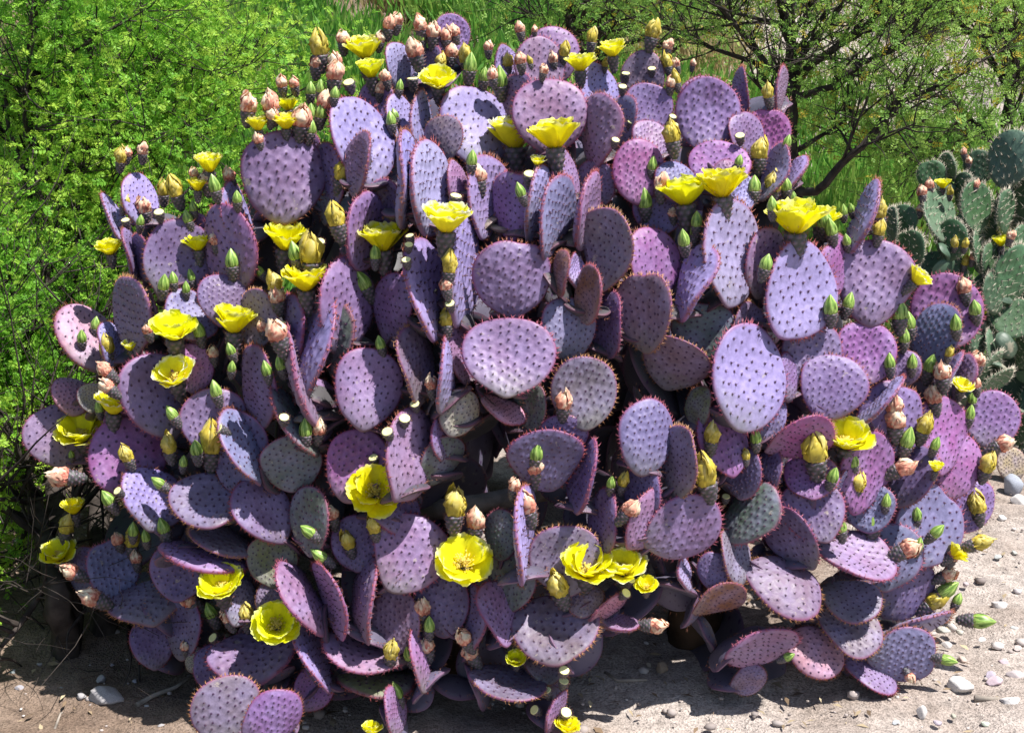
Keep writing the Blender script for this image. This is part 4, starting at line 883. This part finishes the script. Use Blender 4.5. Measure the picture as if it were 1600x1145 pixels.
build_tree('thorn_tree', r2, [
  ([r2-Vector((0, 0, .05)), A(930,130,5.7), A(908,75,5.6), A(890,30,5.6), A(870,-40,5.6)], .028, .014),
  ([A(925,120,5.7), A(965,60,5.7), A(958,0,5.7), A(950,-60,5.7)], .014, .007),
  ([A(920,100,5.7), A(1000,60,5.6), A(1050,80,5.6), A(1068,20,5.6), A(1110,-30,5.6)], .013, .006),
  ([A(905,70,5.6), A(840,30,5.5), A(790,0,5.5)], .008, .004),
  ], 'slim dark limbed tree with sparse leaves directly behind the topmost purple pads', M_leafR, None, 8, 2600, .036, 10, depth=2, twig_n=6, tl=.5, spread=.6, jitter=.06)
r3 = Vector((2.3, 5.6, hill(2.3, 5.6)))
build_tree('thorn_tree', r3, [
  ([r3-Vector((0, 0, .05)), A(1590,330,5.2), A(1575,200,5.2), A(1590,90,5.2), A(1560,0,5.2)], .03, .014),
  ([A(1580,230,5.2), A(1500,190,5.1), A(1440,230,5.0), A(1390,230,5.0)], .012, .005),
  ([A(1580,150,5.2), A(1530,60,5.2), A(1480,20,5.2), A(1460,-50,5.2)], .014, .006),
  ([A(1590,300,5.2), A(1520,240,5.1), A(1450,260,5.0), A(1360,215,5.0)], .010, .004),
  ([A(1590,120,5.2), A(1640,40,5.2), A(1700,-40,5.2)], .014, .008),
  ], 'dense leafy thorny tree standing behind the green prickly pear', M_leafR, None, 9, 4900, .036, 10, depth=2, twig_n=6, tl=.5, spread=.65, jitter=.06)

# shrubs on the slope: broom-like, fine upright green shoots
def shrub(x, y, w_, h_, n, seed, label, mat=M_leafS, tone=.5, name='shrub'):
    r = np.random.default_rng(seed); root = Vector((x, y, hill(x, y))); e = empty(name, root); tag(e, label, 'shrub', 'feathery shrubs on the slope')
    Vs = []; Fs = []; vs = []; k = 0; tb = []
    lobes = [(r.normal(0, .45), r.normal(0, .45), r.uniform(.55, 1.0)) for _ in range(9)]
    for lx, ly, lh in lobes:
        tip = Vector((lx*w_*.9, ly*w_*.9, lh*h_*.85)); tb.append(([Vector((0, 0, -.02)), tip*.45+Vector((r.normal(0, .03), r.normal(0, .03), 0)), tip], [.014, .009, .003]))
    cnt = n
    for _ in range(cnt):
        lx, ly, lh = lobes[r.integers(9)]; t = r.uniform(.12, 1)**.7
        p = np.array([lx*w_*t, ly*w_*t, lh*h_*t*.95]) + r.normal(0, 1, 3)*np.array([w_*.20, w_*.20, h_*.10])
        if p[2] < 0.02: p[2] = abs(p[2])+.02
        d = np.array([p[0]*.5+r.normal(0, .25), p[1]*.5+r.normal(0, .25), 1.0]); d /= np.linalg.norm(d); L = r.uniform(.05, .13)*(1+.05*max(0, y-6)); wd = r.uniform(.004, .009)*(1+.08*max(0, y-6)); a = r.normal(size=3); a -= d*(a@d); a /= np.linalg.norm(a)
        m = p + d*L*.5 + r.normal(0, .006, 3); Vs += [p-a*wd*.4, p+a*wd*.4, m+a*wd, p+d*L, m-a*wd]; Fs.append((k, k+1, k+2, k+3, k+4)); k += 5
        vs += [float(np.clip(tone+.28*np.sin(lx*9)+r.normal(0, .2), 0, 1))]*5
    link('stems', tubes_mesh('stems', tb, M_bark, 5), e); link('crown', mesh_np('crown', np.array(Vs), np.array(Fs), mat, False, dict(v=vs)), e); return e
LB = 'feathery light green shrub growing on the slope behind the purple cactus'
sh = 0
rs = np.random.default_rng(77)
spots = []
for x, y in [(-1.15,5.3),(-0.7,6.0),(-1.7,6.1),(-0.3,7.0),(-1.2,7.3),(-2.3,7.2),(0.3,7.6),(-0.6,8.6),(-1.8,8.7),(-2.9,8.6),(0.9,7.2),(1.5,6.6),(2.1,6.9),(2.7,7.5),(1.5,8.2),(0.6,9.2),(-1.2,10.2),(0.1,10.8),(1.4,10.4),(-2.6,10.6),(3.9,10.0),(-3.8,9.8),(1.2,5.9),(1.9,5.4),(-2.4,5.4),(-1.9,5.0),(-1.5,4.3),(-1.95,4.2),(-1.4,6.6),(-3.2,6.4),(-0.9,9.4),(-2.0,9.6),(-0.4,11.6),(0.8,11.8),(-1.8,11.8),(-3.2,11.8),(-0.9,12.8),(0.3,13.0),(-2.4,13.0),(1.5,13.2),(3.4,12.4),(-3.8,13.4),(2.8,13.6),(4.6,12.0),(4.2,8.4),(-4.6,11.0),(0.0,9.6),(-0.15,6.3)]:
    spots.append((x+rs.normal(0, .12), y+rs.normal(0, .12)))
for i, (x, y) in enumerate(spots):
    w_ = rs.uniform(.46, .70)*(1+.04*max(0, y-7)); h_ = rs.uniform(.42, .72)*(0.75 if x > .8 else 1)
    dry = i in (18, 36, 9, 37)
    where = 'behind the mesquite' if x < -1.1 else ('between the mesquite and slim tree' if x < .6 else 'behind the thorny trees')
    lb = ('straw coloured dry shrub ' if dry else 'feathery light green shrub ') + ('far up' if y > 9 else 'low on') + ' the slope ' + where
    shrub(x, y, w_, h_, 3200 if y < 8 else 2200, 1000+i, lb, mat=M_grass if dry else M_leafS, tone=.9 if dry else rs.uniform(.35, .62)+(.18 if x > .6 else 0))
# dry and green grass between them
gV = []; gF = []; gv = []; k = 0
for _ in range(26000):
    y = rng.uniform(4.9, 16); x = rng.uniform(-.52, .52)*y
    if math.sin(x*2.3+y)*math.sin(y*1.9-x) < rng.uniform(-1.0, .5): continue
    z = hill(x, y); L = rng.uniform(.05, .16); a = rng.uniform(0, 6.28); d = np.array([rng.normal(0, .35), rng.normal(0, .35), 1]); wd = rng.uniform(.003, .007)*(y/6); p = np.array([x, y, z]); s = np.array([math.cos(a), math.sin(a), 0])*wd
    gV += [p-s, p+s, p+d*L]; gF.append((k, k+1, k+2)); k += 3; gv += [float(np.clip(.5+.5*math.sin(x*1.7+2)*math.sin(y*1.1)+rng.normal(0, .25), 0, 1))]*3
gr = link('dry_grass', mesh_np('dry_grass', np.array(gV), np.array(gF), M_grass, False, dict(v=gv)), kind='stuff'); tag(gr, 'thin green and straw grass on the slope', 'grass')
bpy.context.view_layer.update()
